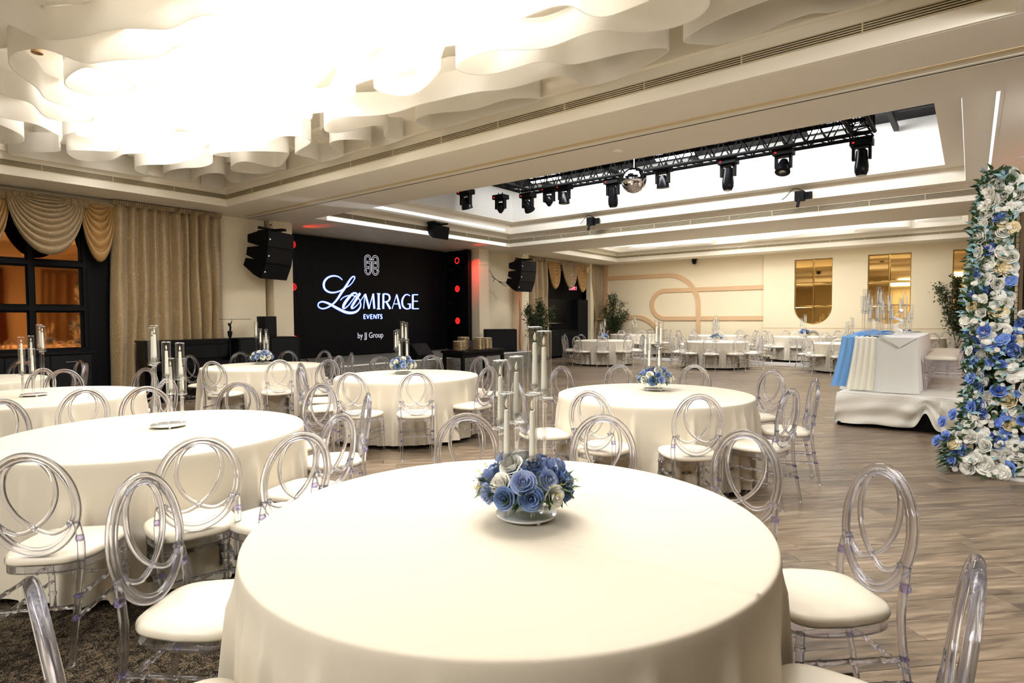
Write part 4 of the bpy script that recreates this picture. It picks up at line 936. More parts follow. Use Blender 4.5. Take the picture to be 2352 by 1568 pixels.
# ------------------------------------------------------------------ truss, lamps and mirror ball
t = thing('lighting_truss', 'black box truss frame hung in the white ceiling pit', 'lighting truss', (-4.7, 11.0, 4.3))
def truss_run(p0, p1, w_=0.30):
    p0 = Vector(p0); p1 = Vector(p1); d = (p1-p0).normalized(); s_ = Vector((-d.y, d.x, 0))*w_/2; u = Vector((0, 0, w_))
    for k, c in enumerate((s_, -s_, s_+u, -s_+u)):
        b = MB(); b.tube([p0+c, p1+c], 0.032, 8); b.obj('chord', 'black', t, 'auto')
    n = int((p1-p0).length/0.30); b = MB()
    for i in range(n):
        a, c = p0+(p1-p0)*i/n, p0+(p1-p0)*(i+1)/n; m_ = (a+c)/2
        for sd in (s_, -s_): b.tube([a+sd, m_+sd+u, c+sd], 0.016, 5)
        b.tube([a+s_, m_-s_, c+s_], 0.010, 5); b.tube([a+s_+u, m_-s_+u, c+s_+u], 0.010, 5)
    o = b.obj('braces', 'black', t); o['kind'] = 'stuff'
truss_run((-3.45, 0.0, 0.07), (3.4, 0.0, 0.07)); truss_run((-3.35, -0.15, 0.07), (-3.35, -2.2, 0.07)); truss_run((3.3, -0.15, 0.07), (3.3, -2.2, 0.07)); truss_run((-3.45, -2.3, 0.07), (3.4, -2.3, 0.07))
for k in range(3):
    b = MB(); b.tube(cat_rom([(-3.3+0.55*i, 0.05-0.06*k+0.03*math.sin(i*2+k), 0.40+0.02*math.sin(i*1.7+k*2)) for i in range(13)], 3), 0.018, 5); b.obj('cable', 'black', t, True)
for x in (-3.35, 0, 3.3):
    for y in (0, -2.3): b = MB(); b.tube([(x, y, 0.37), (x, y, 0.78)], 0.02, 6); b.obj('hanger', 'black', t)
b = MB(); 
for y in (9.0, 10.4, 12.6): b.box(-10.36, -0.50, y-0.05, y+0.05, 5.10, 5.20)
for x in (-9, -7, -5, -3, -1.2): b.box(x-0.04, x+0.04, 8.15, 13.5, 5.0, 5.09)
o = b.obj('ceiling_beam_grid', 'darkgrey'); o['kind'] = 'structure'
for k, x in enumerate((-7.8, -4.7, -1.9)):
    t = thing('flood_light', ['left', 'middle', 'right'][k]+' white flood light on top of the truss', 'flood light', (x, 11.3, 4.66))
    mx = Matrix.Rotation(math.radians(-20), 4, 'X')
    b = MB(); b.box(-0.42, 0.42, -0.05, 0.06, 0.03, 0.12, mx); b.obj('body', 'darkgrey', t)
    for j in range(4): b = MB(); x0 = -0.40+j*0.2; b.box(x0+0.006, x0+0.19, -0.07, 0.06, 0.0, 0.03, mx); b.obj('light_panel', 'flood', t)
def moving_head(label, x, z0, y=11.0, kind='beam', tilt=0, lens=None, rz=0):
    t = thing('moving_head_light', label, 'stage light', (x, y, z0), rz)
    b = MB(); b.box(-0.16, 0.16, -0.12, 0.12, -0.10, 0.0); b.box(-0.10, 0.10, -0.08, 0.08, -0.13, -0.10); b.obj('base', 'black', t)
    b = MB(); b.tube([(-0.06, 0, 0), (-0.06, 0, 0.06)], 0.012, 6); b.tube([(0.06, 0, 0), (0.06, 0, 0.06)], 0.012, 6); b.obj('clamp', 'darkgrey', t)
    hz = -0.27
    b = MB()
    for s_ in (-1, 1): b.box(0.115*s_-0.02, 0.115*s_+0.02, -0.05, 0.05, hz-0.05, -0.11)
    b.obj('yoke', 'black', t)
    mx = Matrix.Translation((0, 0, hz)) @ Matrix.Rotation(math.radians(tilt), 4, 'X')
    b = MB()
    if kind == 'beam': b.lathe([(0.05, 0.12), (0.082, 0.09), (0.088, -0.02), (0.105, -0.16), (0.10, -0.24), (0.075, -0.30), (0.068, -0.30)], 18, mx=mx)
    elif kind == 'wash': b.lathe([(0.06, 0.10), (0.085, 0.04), (0.12, -0.08), (0.125, -0.14), (0.11, -0.145)], 18, mx=mx)
    else: b.lathe([(0.05, 0.09), (0.09, 0.03), (0.095, -0.06), (0.03, -0.15)], 8, mx=mx)
    h = b.obj('head', 'blackgloss', t, 'auto')
    b = MB(); zl = -0.305 if kind == 'beam' else -0.147 if kind == 'wash' else -0.12
    b.lathe([(0.06 if kind != 'mini' else 0.03, zl), (0.001, zl-0.012)], 14, mx=mx); b.obj('lens', lens or 'crystal', h, True)
    b = MB(); b.box(-0.12, -0.09, -0.122, -0.120, -0.07, -0.05); b.obj('display', 'led_red', t)
heads = [(-8.80, 4.40, 10.9, 'mini', 0, None, 'small diamond shaped lamp at the left end of the truss'), (-8.08, 4.36, 11.0, 'wash', 40, 'led_blue', 'moving lamp with a glowing blue lens at the truss corner'),
         (-7.49, 4.42, 11.0, 'mini', 0, None, 'small round lamp just right of the blue-lit one'), (-7.09, 4.42, 11.0, 'wash', 0, None, 'third lamp from the truss corner, short black head'),
         (-5.90, 4.36, 11.0, 'beam', 4, None, 'long black moving head left of the mirror ball'), (-4.81, 4.44, 11.0, 'wash', 6, None, 'short black wash lamp right of the mirror ball'),
         (-3.55, 4.38, 11.0, 'beam', -3, None, 'long black moving head in the middle of the right truss half'), (-2.61, 4.38, 11.0, 'wash', -25, None, 'tilted round wash lamp near the right end of the truss'),
         (-1.44, 4.33, 11.0, 'beam', 0, None, 'long black moving head hanging at the right end of the truss'), (-8.72, 4.30, 9.6, 'wash', 20, None, 'dark lamp peeking out below the beam, on the left truss arm')]
for x, z, y, k, ti, le, lab in heads: moving_head(lab, x, z-0.02, y, k, ti, le)
t = thing('mirror_ball', 'mirror ball on a short chain below the truss', 'mirror ball', (-5.25, 10.65, 4.16))
b = MB(); nr = 20; vs = []; fs = []
for j in range(1, nr):
    z0, z1 = PI*j/nr-PI/2-PI/nr/2*0.94, PI*j/nr-PI/2+PI/nr/2*0.94; n = max(6, int(2*PI*math.cos((z0+z1)/2)*0.245/0.038))
    for i in range(n):
        a0, a1 = 2*PI*(i+0.03)/n, 2*PI*(i+0.97)/n; k = len(vs); vs += [(0.245*math.cos(zz)*math.cos(aa), 0.245*math.cos(zz)*math.sin(aa), 0.245*math.sin(zz)) for zz, aa in ((z0, a0), (z0, a1), (z1, a1), (z1, a0))]; fs.append((k, k+1, k+2, k+3))
b.add(vs, fs); b.obj('mirror_facets', 'mirrorball', t, fix=False)['kind'] = 'stuff'
b = MB(); b.lathe([(0.24*math.cos(PI*k/12-PI/2)+.001, 0.24*math.sin(PI*k/12-PI/2)) for k in range(13)], 24); b.obj('core', 'darkgrey', t, True)
b = MB()
for k in range(9): 
    z = 0.25+k*0.025; mx = Matrix.Translation((0, 0, z)) @ Matrix.Rotation(PI/2*(k % 2), 4, 'Z') @ Matrix.Rotation(PI/2, 4, 'X'); b.tube([mx @ Vector((0.009*math.cos(a), 0.016*math.sin(a), 0)) for a in [2*PI*i/8 for i in range(8)]], 0.003, 5, True)
b.obj('chain', 'chrome', t, True)
for x, lab in ((-8.0, 'small black projector left on the step of the ceiling pit'), (-2.9, 'small black projector right on the step of the ceiling pit')):
    t = thing('beam_projector', lab, 'projector', (x, 13.84, 4.02))
    b = MB(); b.box(-0.12, 0.06, -0.16, 0.0, -0.08, 0.12); b.box(0.06, 0.20, -0.06, -0.02, -0.05, 0.10); b.obj('body', 'black', t)
    b = MB(); b.tube([(-0.03, -0.14, -0.02), (-0.05, -0.20, -0.22)], 0.032, 10); b.obj('barrel', 'darkgrey', t, 'auto')
    b = MB(); b.tube(cat_rom([(0.05, -0.05, 0.12), (-0.15, -0.05, 0.20), (-0.32, -0.04, 0.05), (-0.40, -0.03, 0.0)], 5), 0.008, 5); b.obj('cable', 'black', t, True)
def plate(label, loc, face='y', s=0.11):
    t = thing('outlet_plate', label, 'outlet', loc); b = MB()
    if face == 'y': b.box(-s*.6, s*.6, -0.008, 0, -s, s); b.obj('cover', 'switch', t); b = MB(); b.box(-s*.3, s*.3, -0.011, -0.008, -s*.6, -s*.1); b.box(-s*.3, s*.3, -0.011, -0.008, s*.1, s*.6); b.obj('socket', 'china', t)
    else: b.box(0, 0.008, -s*.6, s*.6, -s, s); b.obj('cover', 'switch', t); b = MB(); b.box(0.008, 0.011, -s*.3, s*.3, -s*.6, -s*.1); b.box(0.008, 0.011, -s*.3, s*.3, s*.1, s*.6); b.obj('socket', 'china', t)
py = C2[3]-0.62
plate('white outlet in the ceiling pit wall, left of two below the mirror ball', (-7.95, py, 4.36)); plate('white outlet in the ceiling pit wall, just right of the other below the ball', (-6.75, py, 4.38)); plate('white blank plate in the ceiling pit wall near its right corner', (-0.88, py, 4.42))
plate('white wall outlet low on the column right of the screen', (WX+.001, 14.0, 0.95), 'x', 0.07); plate('white light switch on the narrow wall by the dark cabinet niche', (WX+.001, 20.82, 1.18), 'x', 0.07)
for i, (x, y) in enumerate(((-12.6, 8.9), (-12.4, 10.0), (-12.4, 11.1), (-12.4, 12.3), (-11.6, 9.2), (0.52, 10.8))):
    t = thing('downlight', ['recessed ceiling light above the left end of the screen', 'recessed ceiling light, second from left above the screen', 'recessed ceiling light, third from left above the screen', 'recessed ceiling light above the right end of the screen', 'recessed ceiling light nearer the room, before the screen', 'round ceiling light by the flower tower, at the right edge'][i], 'ceiling light', (x, y, ZC-0.012))
    b = MB(); b.lathe([(0.075, 0.0), (0.09, 0.004), (0.09, 0.012), (0.07, 0.012)], 20); b.obj('trim_ring', 'switch', t, 'auto'); b = MB(); b.lathe([(0.07, 0.006), (0.001, 0.010)], 16); b.obj('lens', 'china', t, True)
t = thing('smoke_detector', 'small flat disc on the beam left of the truss lights', 'smoke detector', (-3.67, 6.97, ZC-0.02)); b = MB(); b.lathe([(0.05, 0.0), (0.065, 0.01), (0.065, 0.02)], 20); b.obj('body', 'ceil', t, 'auto')
t = thing('security_camera', 'small black dome camera at the top of the far wall', 'camera', (-8.2, FY-0.12, 3.55)); b = MB(); b.lathe([(0.02, -0.10), (0.07, -0.07), (0.085, 0), (0.085, 0.08), (0.10, 0.10)], 18); b.obj('dome', 'blackgloss', t, 'auto'); b = MB(); b.box(-0.1, 0.1, -0.02, 0.11, 0.08, 0.10); b.obj('mount', 'black', t)

# ------------------------------------------------------------------ curtains and swags (left wall)
def drape(name, label, y0, y1, z0, z1, X, nf, amp, m='brocade', pull=None, group=None):
    r_ = random.Random(int(y0*100)); ks = [r_.uniform(.6, 1.4) for _ in range(nf)]; s_ = sum(ks); cs = np.cumsum([0]+[k/s_ for k in ks]); am = [r_.uniform(.45, 1.25) for _ in range(nf)]
    ny, nz = nf*12, 30; b = MB()
    def fn(u, v):
        i = min(nf-1, int(np.searchsorted(cs, u, 'right')-1)); f = (u-cs[i])/(cs[i+1]-cs[i]); z = z1+(z0-z1)*v
        w_ = 0.5-0.5*math.cos(2*PI*f); d = amp*am[i]*(w_**0.5)*(0.6+0.4*v)
        yy = y0+(y1-y0)*u+0.02*math.sin(9*v+u*20)*v-0.12*(1-u)*v
        if pull: k = pull(z); yc = k[0]; yy = yc+(yy-(y0+y1)/2)*k[1]; d *= 0.6+0.5*k[1]
        return (X+d+0.012*math.sin(v*14+i), yy, z)
    b.grid(fn, ny, nz); t = thing(name, label, 'curtain', (X, (y0+y1)/2, z0), 0, group)
    b.v = [(x-X, y-(y0+y1)/2, z-z0) for x, y, z in b.v]
    o = b.obj('fabric', m, t, True, fix=False)
    sm = o.modifiers.new('thickness', 'SOLIDIFY'); sm.thickness = 0.004
    b = MB(); yc_ = (y0+y1)/2; k = pull(z1) if pull else (yc_, 1); hw = (y1-y0)/2*k[1]
    for q_ in range(int(hw*2/0.035)): yy = k[0]-hw+0.035*q_; b.box(amp*0.10, amp*0.42, yy-yc_, yy-yc_+0.026, z1-z0-0.03, z1-z0+0.05)
    b.obj('heading_tape', m, t)
    return t
def swag(label, yL, yR, zt, drop, X, m, nfold=9, depth=0.14, group=None):
    t = thing('swag', label, 'curtain', (X, (yL+yR)/2, zt), 0, group); yc = (yL+yR)/2; hw = (yR-yL)/2
    def fn(u, v):
        s_ = math.sin(PI*u); c = (2*u-1)
        sp = 0.42+0.58*min(1, v*1.1)
        yy = c*hw*(sp if v < 1 else 1)*(0.86+0.14*s_)
        z = -drop*(v**0.85)*(s_**0.62)*(0.30+0.70*v)-0.02
        fo = abs(math.sin(v*nfold*PI))**0.7
        d = 0.03+depth*(0.25+0.75*v)*(s_**0.5)*0.5+0.075*fo*(s_**0.45)
        z += 0.02*fo*s_
        return (d, yy, z)
    b = MB(); b.grid(fn, 40, nfold*10); o = b.obj('fabric', m, t, True, fix=False); o.modifiers.new('thickness', 'SOLIDIFY').thickness = 0.004
    b = MB()
    for k in range(14): y = -hw+2*hw*(k+0.5)/14; b.add([(0.03, y-0.9*hw/14, 0.03), (0.05, y, 0.03), (0.03, y+0.9*hw/14, 0.03), (0.03, y+0.9*hw/14, -0.10), (0.06, y, -0.10), (0.03, y-0.9*hw/14, -0.10)], [(0, 1, 4, 5), (1, 2, 3, 4)])
    b.obj('gathered_heading', m, t, fix=False)
    return t
drape('curtain', 'floor-length taupe brocade curtain, widest one, behind the piano', 3.98, 5.92, 0.02, 3.58, WX-0.02, 10, 0.26)
GL = 'swags over the dark mirror niche'; GR = 'swags over the far cabinet niche'
swag('gold satin swag between the taupe swag and the wide curtain', 3.46, 4.06, 3.52, 0.98, WX-0.03, 'goldsatin', 7, 0.12, GL)
swag('wide taupe brocade swag over the dark mirror niche', 2.42, 3.62, 3.52, 0.92, WX+0.05, 'brocade', 10, 0.16, GL)
swag('gold satin swag cut off by the left edge of the view', 1.75, 2.62, 3.52, 1.0, WX-0.02, 'goldsatin', 8, 0.14, GL)
b = MB(); b.box(WX-0.02, WX+0.03, 1.2, 4.1, 3.50, 3.58); o = b.obj('valance_band', 'brocade'); tag(o, 'gathered taupe band that the left swags hang from', 'valance')
drape('curtain', 'taupe brocade curtain behind the tree and the hung speakers', 16.15, 17.75, 0.02, 3.58, WX-0.10, 6, 0.17)
def pl(z): 
    k = abs(z-1.42); f = min(1.0, 0.36+0.64*(k/1.5)**1.2) if z > 1.42 else min(0.75, 0.36+0.3*k)
    return (21.28+(0.0 if z < 1.42 else -0.0), f)
drape('curtain', 'taupe brocade curtain tied back beside the far corner', 20.75, 21.72, 0.02, 3.58, WX-0.02, 7, 0.14, pull=pl)
b = MB(); b.tube([(WX+0.05+0.10*math.cos(a), 21.28+0.20*math.sin(a), 1.42) for a in [2*PI*i/20 for i in range(20)]], 0.05, 8, True); b.obj('tieback', 'goldsatin', None, True); tag(bpy.data.objects['tieback'], 'gold satin tieback round the corner curtain', 'tieback')
swag('left gold satin swag over the far cabinet niche', 17.62, 18.55, 3.56, 1.0, WX-0.05, 'goldsatin', 8, 0.12, GR)
swag('taupe middle swag over the far cabinet niche', 18.42, 19.62, 3.56, 0.95, WX+0.02, 'brocade', 9, 0.12, GR)
swag('right gold satin swag over the far cabinet niche', 19.5, 20.45, 3.56, 1.06, WX-0.03, 'goldsatin', 8, 0.12, GR)
b = MB(); b.box(WX-0.04, WX+0.02, 17.5, 20.6, 3.54, 3.62); o = b.obj('valance_band', 'brocade'); tag(o, 'gathered taupe band above the far cabinet niche', 'valance')

# ---- dark niche with bronze mirrors and cabinets (left)
NX = WX-0.2
t = thing('mirror_wall', 'black framed bronze mirror with small panes, left edge', 'mirror', (NX, 2.7, 1.0))
b = MB(); b.box(-0.16, -0.04, -1.5, 1.3, -1.0, 2.4); b.obj('backing', 'black', t)
cols = [(-1.35, -0.62), (-0.52, 0.10), (0.18, 0.84)]; rows = [(0.01, 0.66), (0.75, 1.42), (1.51, 2.15)]
for y0, y1 in cols:
    for z0, z1 in rows:
        b = MB(); k = rq.uniform(-.004, .004); b.box(-0.03, -0.022, y0+0.025, y1-0.025, z0+0.025, z1-0.025, Matrix.Rotation(k, 4, 'Z')); pa = b.obj('mirror_pane', 'bronzemirror', t)
b = MB()
for y in (-1.42, -0.57, 0.14, 0.90): b.box(-0.04, 0.02, y-0.035, y+0.035, -0.02, 2.3)
for z in (-0.01, 0.705, 1.465, 2.2): b.box(-0.04, 0.019, -1.45, 0.93, z-0.035, z+0.035)
b.box(-0.04, 0.03, 0.93, 1.28, -1.0, 2.4)
b.obj('frame', 'black', t)
t = thing('cabinet', 'black low cabinet with drawers under the bronze mirror', 'cabinet', (NX+0.02, 2.6, 0.0))
b = MB(); b.box(-0.1, 0.22, -1.4, 1.0, 0.06, 0.93); b.box(-0.1, 0.18, -1.4, 1.0, 0.0, 0.06); b.obj('body', 'black', t)
b = MB(); b.box(-0.1, 0.25, -1.42, 1.03, 0.93, 0.965); b.obj('top', 'blackgloss', t)
for k in range(4):
    y0 = -1.36+k*0.59; b = MB(); b.box(0.22, 0.24, y0, y0+0.57, 0.68, 0.91); d_ = b.obj('drawer', 'darkgrey', t); b = MB(); b.tube([(0.26, y0+0.2, 0.80), (0.26, y0+0.37, 0.80)], 0.006, 6); b.obj('handle', 'chrome', d_)
    for s_ in (0, 1):
        b = MB(); b.box(0.22, 0.24, y0+s_*0.287, y0+s_*0.287+0.28, 0.08, 0.665); d_ = b.obj('door', 'darkgrey', t); b = MB(); yh = y0+(0.25 if s_ == 0 else 0.32); b.tube([(0.26, yh, 0.45), (0.26, yh, 0.60)], 0.006, 6); b.obj('handle', 'chrome', d_)
for k, (x_, lab, m_) in enumerate(((0.0, 'taupe brocade curtain on the right wall, nearest the front', 'brocade'), (3.4, 'brown velvet curtain on the right wall beside the brocade one', 'velvetbrown'), (7.0, 'second taupe brocade curtain on the right wall', 'brocade'))):
    drape('curtain', lab, x_, x_+2.6, 0.02, 3.5, XR-0.25, 9, 0.18, m_)
# ---- far cabinet niche
t = thing('wall_cabinet', 'dark niche cabinets with counter and screen under the far swags', 'cabinet', (-12.5, 18.95, 0))
b = MB(); b.box(-0.05, 0.0, -1.75, 1.74, 0, 3.4); b.obj('back_panel', 'black', t)
b = MB(); b.box(0.0, 0.32, -1.7, 0.9, 0.06, 1.0); b.obj('base_unit', 'darkgrey', t)
b = MB(); b.box(0.0, 0.35, -1.7, 0.9, 1.0, 1.04); b.obj('counter', 'blackgloss', t)
for k in range(4):
    y0 = -1.62+k*0.62; b = MB(); b.box(0.32, 0.335, y0, y0+0.6, 0.78, 0.98); d_ = b.obj('drawer', 'darkgrey', t); b = MB(); b.tube([(0.35, y0+0.22, 0.88), (0.35, y0+0.38, 0.88)], 0.006, 6); b.obj('handle', 'chrome', d_)
    b = MB(); b.box(0.32, 0.335, y0, y0+0.6, 0.08, 0.76); d_ = b.obj('door', 'darkgrey', t)
b = MB(); b.box(0.0, 0.30, 0.95, 1.70, 0.06, 2.2); b.obj('tall_unit', 'darkgrey', t)
b = MB(); b.box(0.0, 0.06, -1.0, 0.5, 1.3, 2.2); b.obj('television', 'blackgloss', t)
b = MB(); b.box(0.06, 0.065, -1.0, 0.3, 1.28, 1.30); b.obj('sill_strip', 'chrome', t)
t = thing('exit_sign', 'small red lit exit sign hanging in the far cabinet niche', 'sign', (WX+0.0, 19.35, 2.62))
b = MB(); b.box(-0.25, 0.25, -0.02, 0.02, -0.12, 0.12, Matrix.Rotation(math.radians(40), 4, 'Z')); b.obj('housing', 'leaf_pale', t)
mxs = Matrix.Rotation(math.radians(40), 4, 'Z')
b = MB(); b.box(-0.22, 0.22, -0.028, -0.02, -0.10, 0.10, mxs); b.obj('panel', 'led_green', t)
text('lettering', 'EXIT', 0.17, mxs @ Matrix.Translation((-0.19, -0.031, -0.06)) @ Matrix.Rotation(PI/2, 4, 'X'), 'led_white', t, 0.95)
b = MB(); b.tube([(0, 0, 0.12), (0, 0, 1.3)], 0.01, 6); b.obj('stem', 'black', t); t.scale = (0.62, 0.62, 0.62)

# ------------------------------------------------------------------ stage gear
def subwoofer(label, loc, rz, w_=0.7, d_=0.8, h_=0.62, holes=True):
    t = thing('subwoofer', label, 'speaker', loc, rz); b = MB(); b.box(-w_/2, w_/2, -d_/2, d_/2, 0, h_); b.obj('cabinet', 'black', t)
    b = MB(); b.box(-w_/2+.03, w_/2-.03, -d_/2-.01, -d_/2, .03, h_-.03); b.obj('grille', 'darkgrey', t)
    b = MB(); b.box(-w_/2-.004, -w_/2, -0.2, -0.05, h_*0.55, h_*0.72); b.box(-w_/2-.004, -w_/2, 0.1, 0.25, h_*0.55, h_*0.72); b.obj('handle_recess', 'ventdark', t)
    b = MB(); b.box(-w_/2+.06, -w_/2+.10, -d_/2-.014, -d_/2-.01, h_*0.45, h_*0.48); b.obj('badge', 'glow_dot', t)
subwoofer('big black subwoofer on the stage corner, right of the screen', (-11.25, 13.85, 0.50), math.radians(43), 0.95, 0.9, 0.66)
def wedge(label, loc, rz, s=1.0):
    t = thing('stage_monitor', label, 'speaker', loc, rz); b = MB(); n = 6
    pr = [(-0.26, 0.0), (0.20, 0.0), (0.28, 0.10), (0.05, 0.38), (-0.16, 0.38), (-0.26, 0.28)]
    vs = [(x*s, y, z*s) for y in (-0.32*s, 0.32*s) for x, z in pr]; b.add(vs, [tuple(range(n-1, -1, -1)), tuple(range(n, 2*n))]+[(i, (i+1) % n, n+(i+1) % n, n+i) for i in range(n)]); b.obj('cabinet', 'black', t)
    b = MB(); b.add([(0.275*s, -0.29*s, 0.12*s), (0.275*s, 0.29*s, 0.12*s), (0.065*s, 0.29*s, 0.37*s), (0.065*s, -0.29*s, 0.37*s)], [(0, 1, 2, 3)]); b.v = [(x+.006, y, z+.004) for x, y, z in b.v]; b.obj('grille', 'darkgrey', t, fix=False)
wedge('black wedge monitor on the stage, in front of the screen', (-10.75, 10.0, 0.5), math.radians(10))
wedge('black wedge monitor on the stage, behind the plate stacks', (-10.95, 12.1, 0.5), math.radians(15))
t = thing('microphone_stand', 'black tripod microphone stand at the left end of the stage', 'microphone stand', (-12.45, 7.95, 0.5))
b = MB(); b.tube([(0, 0, 0.06), (0, 0, 1.05)], 0.011, 8); b.obj('pole', 'black', t); b = MB(); b.tube([(0.05, 0, 0.95), (-0.10, -0.05, 1.50)], 0.008, 6); b.obj('boom', 'black', t)
for k in range(3): a = k*2.1; b = MB(); b.tube([(0, 0, 0.10), (0.22*math.cos(a), 0.22*math.sin(a), 0.008)], 0.008, 6); b.obj('leg', 'black', t)
b = MB(); b.lathe([(0.012, 0), (0.014, 0.1), (0.024, 0.12), (0.024, 0.15), (0.01, 0.17)], 12, (-0.10, -0.05, 1.5)); b.obj('microphone', 'darkgrey', t, 'auto')
t = thing('folding_chair', 'chrome and black folded chair beside the big subwoofer', 'chair', (-11.95, 13.55, 0.5), math.radians(40))
for s_ in (-1, 1): b = MB(); b.tube(cat_rom([(-0.15, 0.18*s_, 0.02), (-0.12, 0.18*s_, 0.25), (-0.05, 0.18*s_, 0.33), (0.25, 0.18*s_, 0.10), (0.35, 0.18*s_, 0.02)], 4), 0.012, 6); b.obj('leg', 'chrome', t, True)
b = MB(); b.box(-0.13, -0.10, -0.16, 0.16, 0.08, 0.33, Matrix.Rotation(.15, 4, 'Y')); b.obj('backrest', 'black', t); b = MB(); b.box(-0.08, 0.28, -0.17, 0.17, 0.04, 0.08); b.obj('seat', 'darkgrey', t)
# gear left of the column
t = thing('piano', 'black upright piano in front of the wide curtain', 'piano', (-11.62, 5.0, 0.0))
b = MB(); b.box(-0.25, 0.10, -0.78, 0.78, 0.0, 1.10); b.obj('case', 'blackgloss', t); b = MB(); b.box(-0.27, 0.13, -0.80, 0.80, 1.10, 1.13); b.obj('lid', 'blackgloss', t)
b = MB(); b.add([(0.10, -0.70, 0.76), (0.10, 0.70, 0.76), (0.16, 0.70, 1.04), (0.16, -0.70, 1.04)], [(0, 1, 2, 3)]); b.box(0.10, 0.155, -0.66, 0.66, 0.78, 1.02); b.obj('music_desk', 'blackgloss', t)
b = MB(); b.box(0.10, 0.38, -0.78, 0.78, 0.60, 0.72); b.box(0.10, 0.38, -0.78, -0.72, 0.72, 0.80); b.box(0.10, 0.38, 0.72, 0.78, 0.72, 0.80); b.obj('key_shelf', 'blackgloss', t)
for s_ in (-1, 1): b = MB(); b.lathe([(0.03, 0), (0.025, 0.1), (0.04, 0.3), (0.03, 0.6)], 12, (0.33, 0.7*s_, 0)); b.obj('leg', 'blackgloss', t, 'auto')
subwoofer('tall black speaker cabinet between the piano and the column', (-11.60, 6.12, 0.0), PI/2, 0.62, 0.6, 1.13)
subwoofer('tall black speaker cabinet right against the column', (-11.60, 6.80, 0.0), PI/2, 0.68, 0.6, 1.13)
t = thing('box_speaker', 'small upright black speaker on the tall speaker cabinets', 'speaker', (-11.68, 6.62, 1.131)); b = MB(); b.box(-0.14, 0.14, -0.14, 0.14, 0, 0.43); b.obj('cabinet', 'black', t); b = MB(); b.box(0.14, 0.148, -0.12, 0.12, 0.02, 0.41); b.obj('grille', 'darkgrey', t)
t = thing('music_stand', 'thin black stand with a clip, seen above the piano gear', 'stand', (-11.25, 5.62, 0.0))
b = MB(); b.tube([(0, 0, 0.02), (0, 0, 1.18)], 0.010, 8); b.obj('pole', 'black', t, True)
b = MB(); b.lathe([(0.02, 1.14), (0.038, 1.20), (0.045, 1.27), (0.03, 1.28)], 12); b.obj('cup', 'black', t, 'auto')
b = MB(); b.tube(cat_rom([(0, 0, 1.27), (0.01, 0.01, 1.36), (-0.01, -0.02, 1.43)], 3), 0.018, 8); b.tube([(0, 0.01, 1.38), (0.0, 0.035, 1.45)], 0.01, 6); b.tube([(0, 0.0, 1.36), (0.0, -0.035, 1.42)], 0.009, 6); b.obj('clip', 'black', t, True)
b = MB()
for k in range(3): a = k*2.09; b.tube([(0, 0, 0.12), (0.25*math.cos(a), 0.25*math.sin(a), 0.01)], 0.009, 6)
b.obj('tripod_base', 'black', t)
b = MB(); b.tube([(-0.02, 0.0, 1.30), (-0.1, 0.1, 1.5)], 0.005, 5); b.box(-0.20, 0.02, -0.10, 0.42, 1.50, 1.508); b.obj('tray', 'darkgrey', t)
# black side table with plates
t = thing('side_table', 'black side table with plate stacks in front of the stage', 'table', (-9.72, 10.95, 0.0))
b = MB(); b.box(-0.36, 0.36, -0.80, 0.80, 0.66, 0.72); b.obj('top', 'blackgloss', t); b = MB(); b.box(-0.33, 0.33, -0.77, 0.77, 0.56, 0.66); b.obj('apron', 'black', t)
for sx in (-1, 1):
    for sy in (-1, 1): b = MB(); b.box(0.30*sx-0.035, 0.30*sx+0.035, 0.74*sy-0.035, 0.74*sy+0.035, 0, 0.56); b.obj('leg', 'black', t)
p0 = thing('plate', 'x', 'plate'); b = MB(); b.lathe([(0.08, 0.0), (0.10, 0.002), (0.150, 0.013), (0.150, 0.0155), (0.10, 0.006), (0.001, 0.005)], 24); b.obj('dish', 'china', p0, 'auto')
b = MB(); b.lathe([(0.1495, 0.0115), (0.1535, 0.013), (0.1535, 0.0165), (0.148, 0.0165), (0.1495, 0.0115)], 24, cap=False); b.obj('rim', 'goldrim', p0, True); freeze(p0); fp = True
ORD = 'first second third fourth fifth sixth seventh eighth ninth tenth eleventh twelfth thirteenth fourteenth fifteenth sixteenth seventeenth eighteenth nineteenth'.split()
stacks = [(-9.66, 10.35, 14, 'front left'), (-9.86, 10.72, 19, 'tall back left'), (-9.62, 11.02, 18, 'middle'), (-9.72, 11.42, 17, 'right')]
for x, y, n, nm in stacks:
    for k in range(n):
        lab = 'gold rimmed plate topmost on the %s stack of the black side table' % nm if k == n-1 else 'gold rimmed plate in the %s stack on the black side table, number %d up' % (nm, k+1)
        lo = (x+rq.uniform(-.006, .006), y+rq.uniform(-.006, .006), 0.721+k*0.0165)
        if k != n-1: lab = 'gold rimmed plate, %s from the bottom of the %s stack, side table' % (ORD[k], nm)
        if fp: fp = False; p0.location = lo; p0['label'] = lab; p0['group'] = 'plates in the %s stack' % nm; c = p0
        else: c = dup(p0, lo, 0, lab, 'plates in the %s stack' % nm)

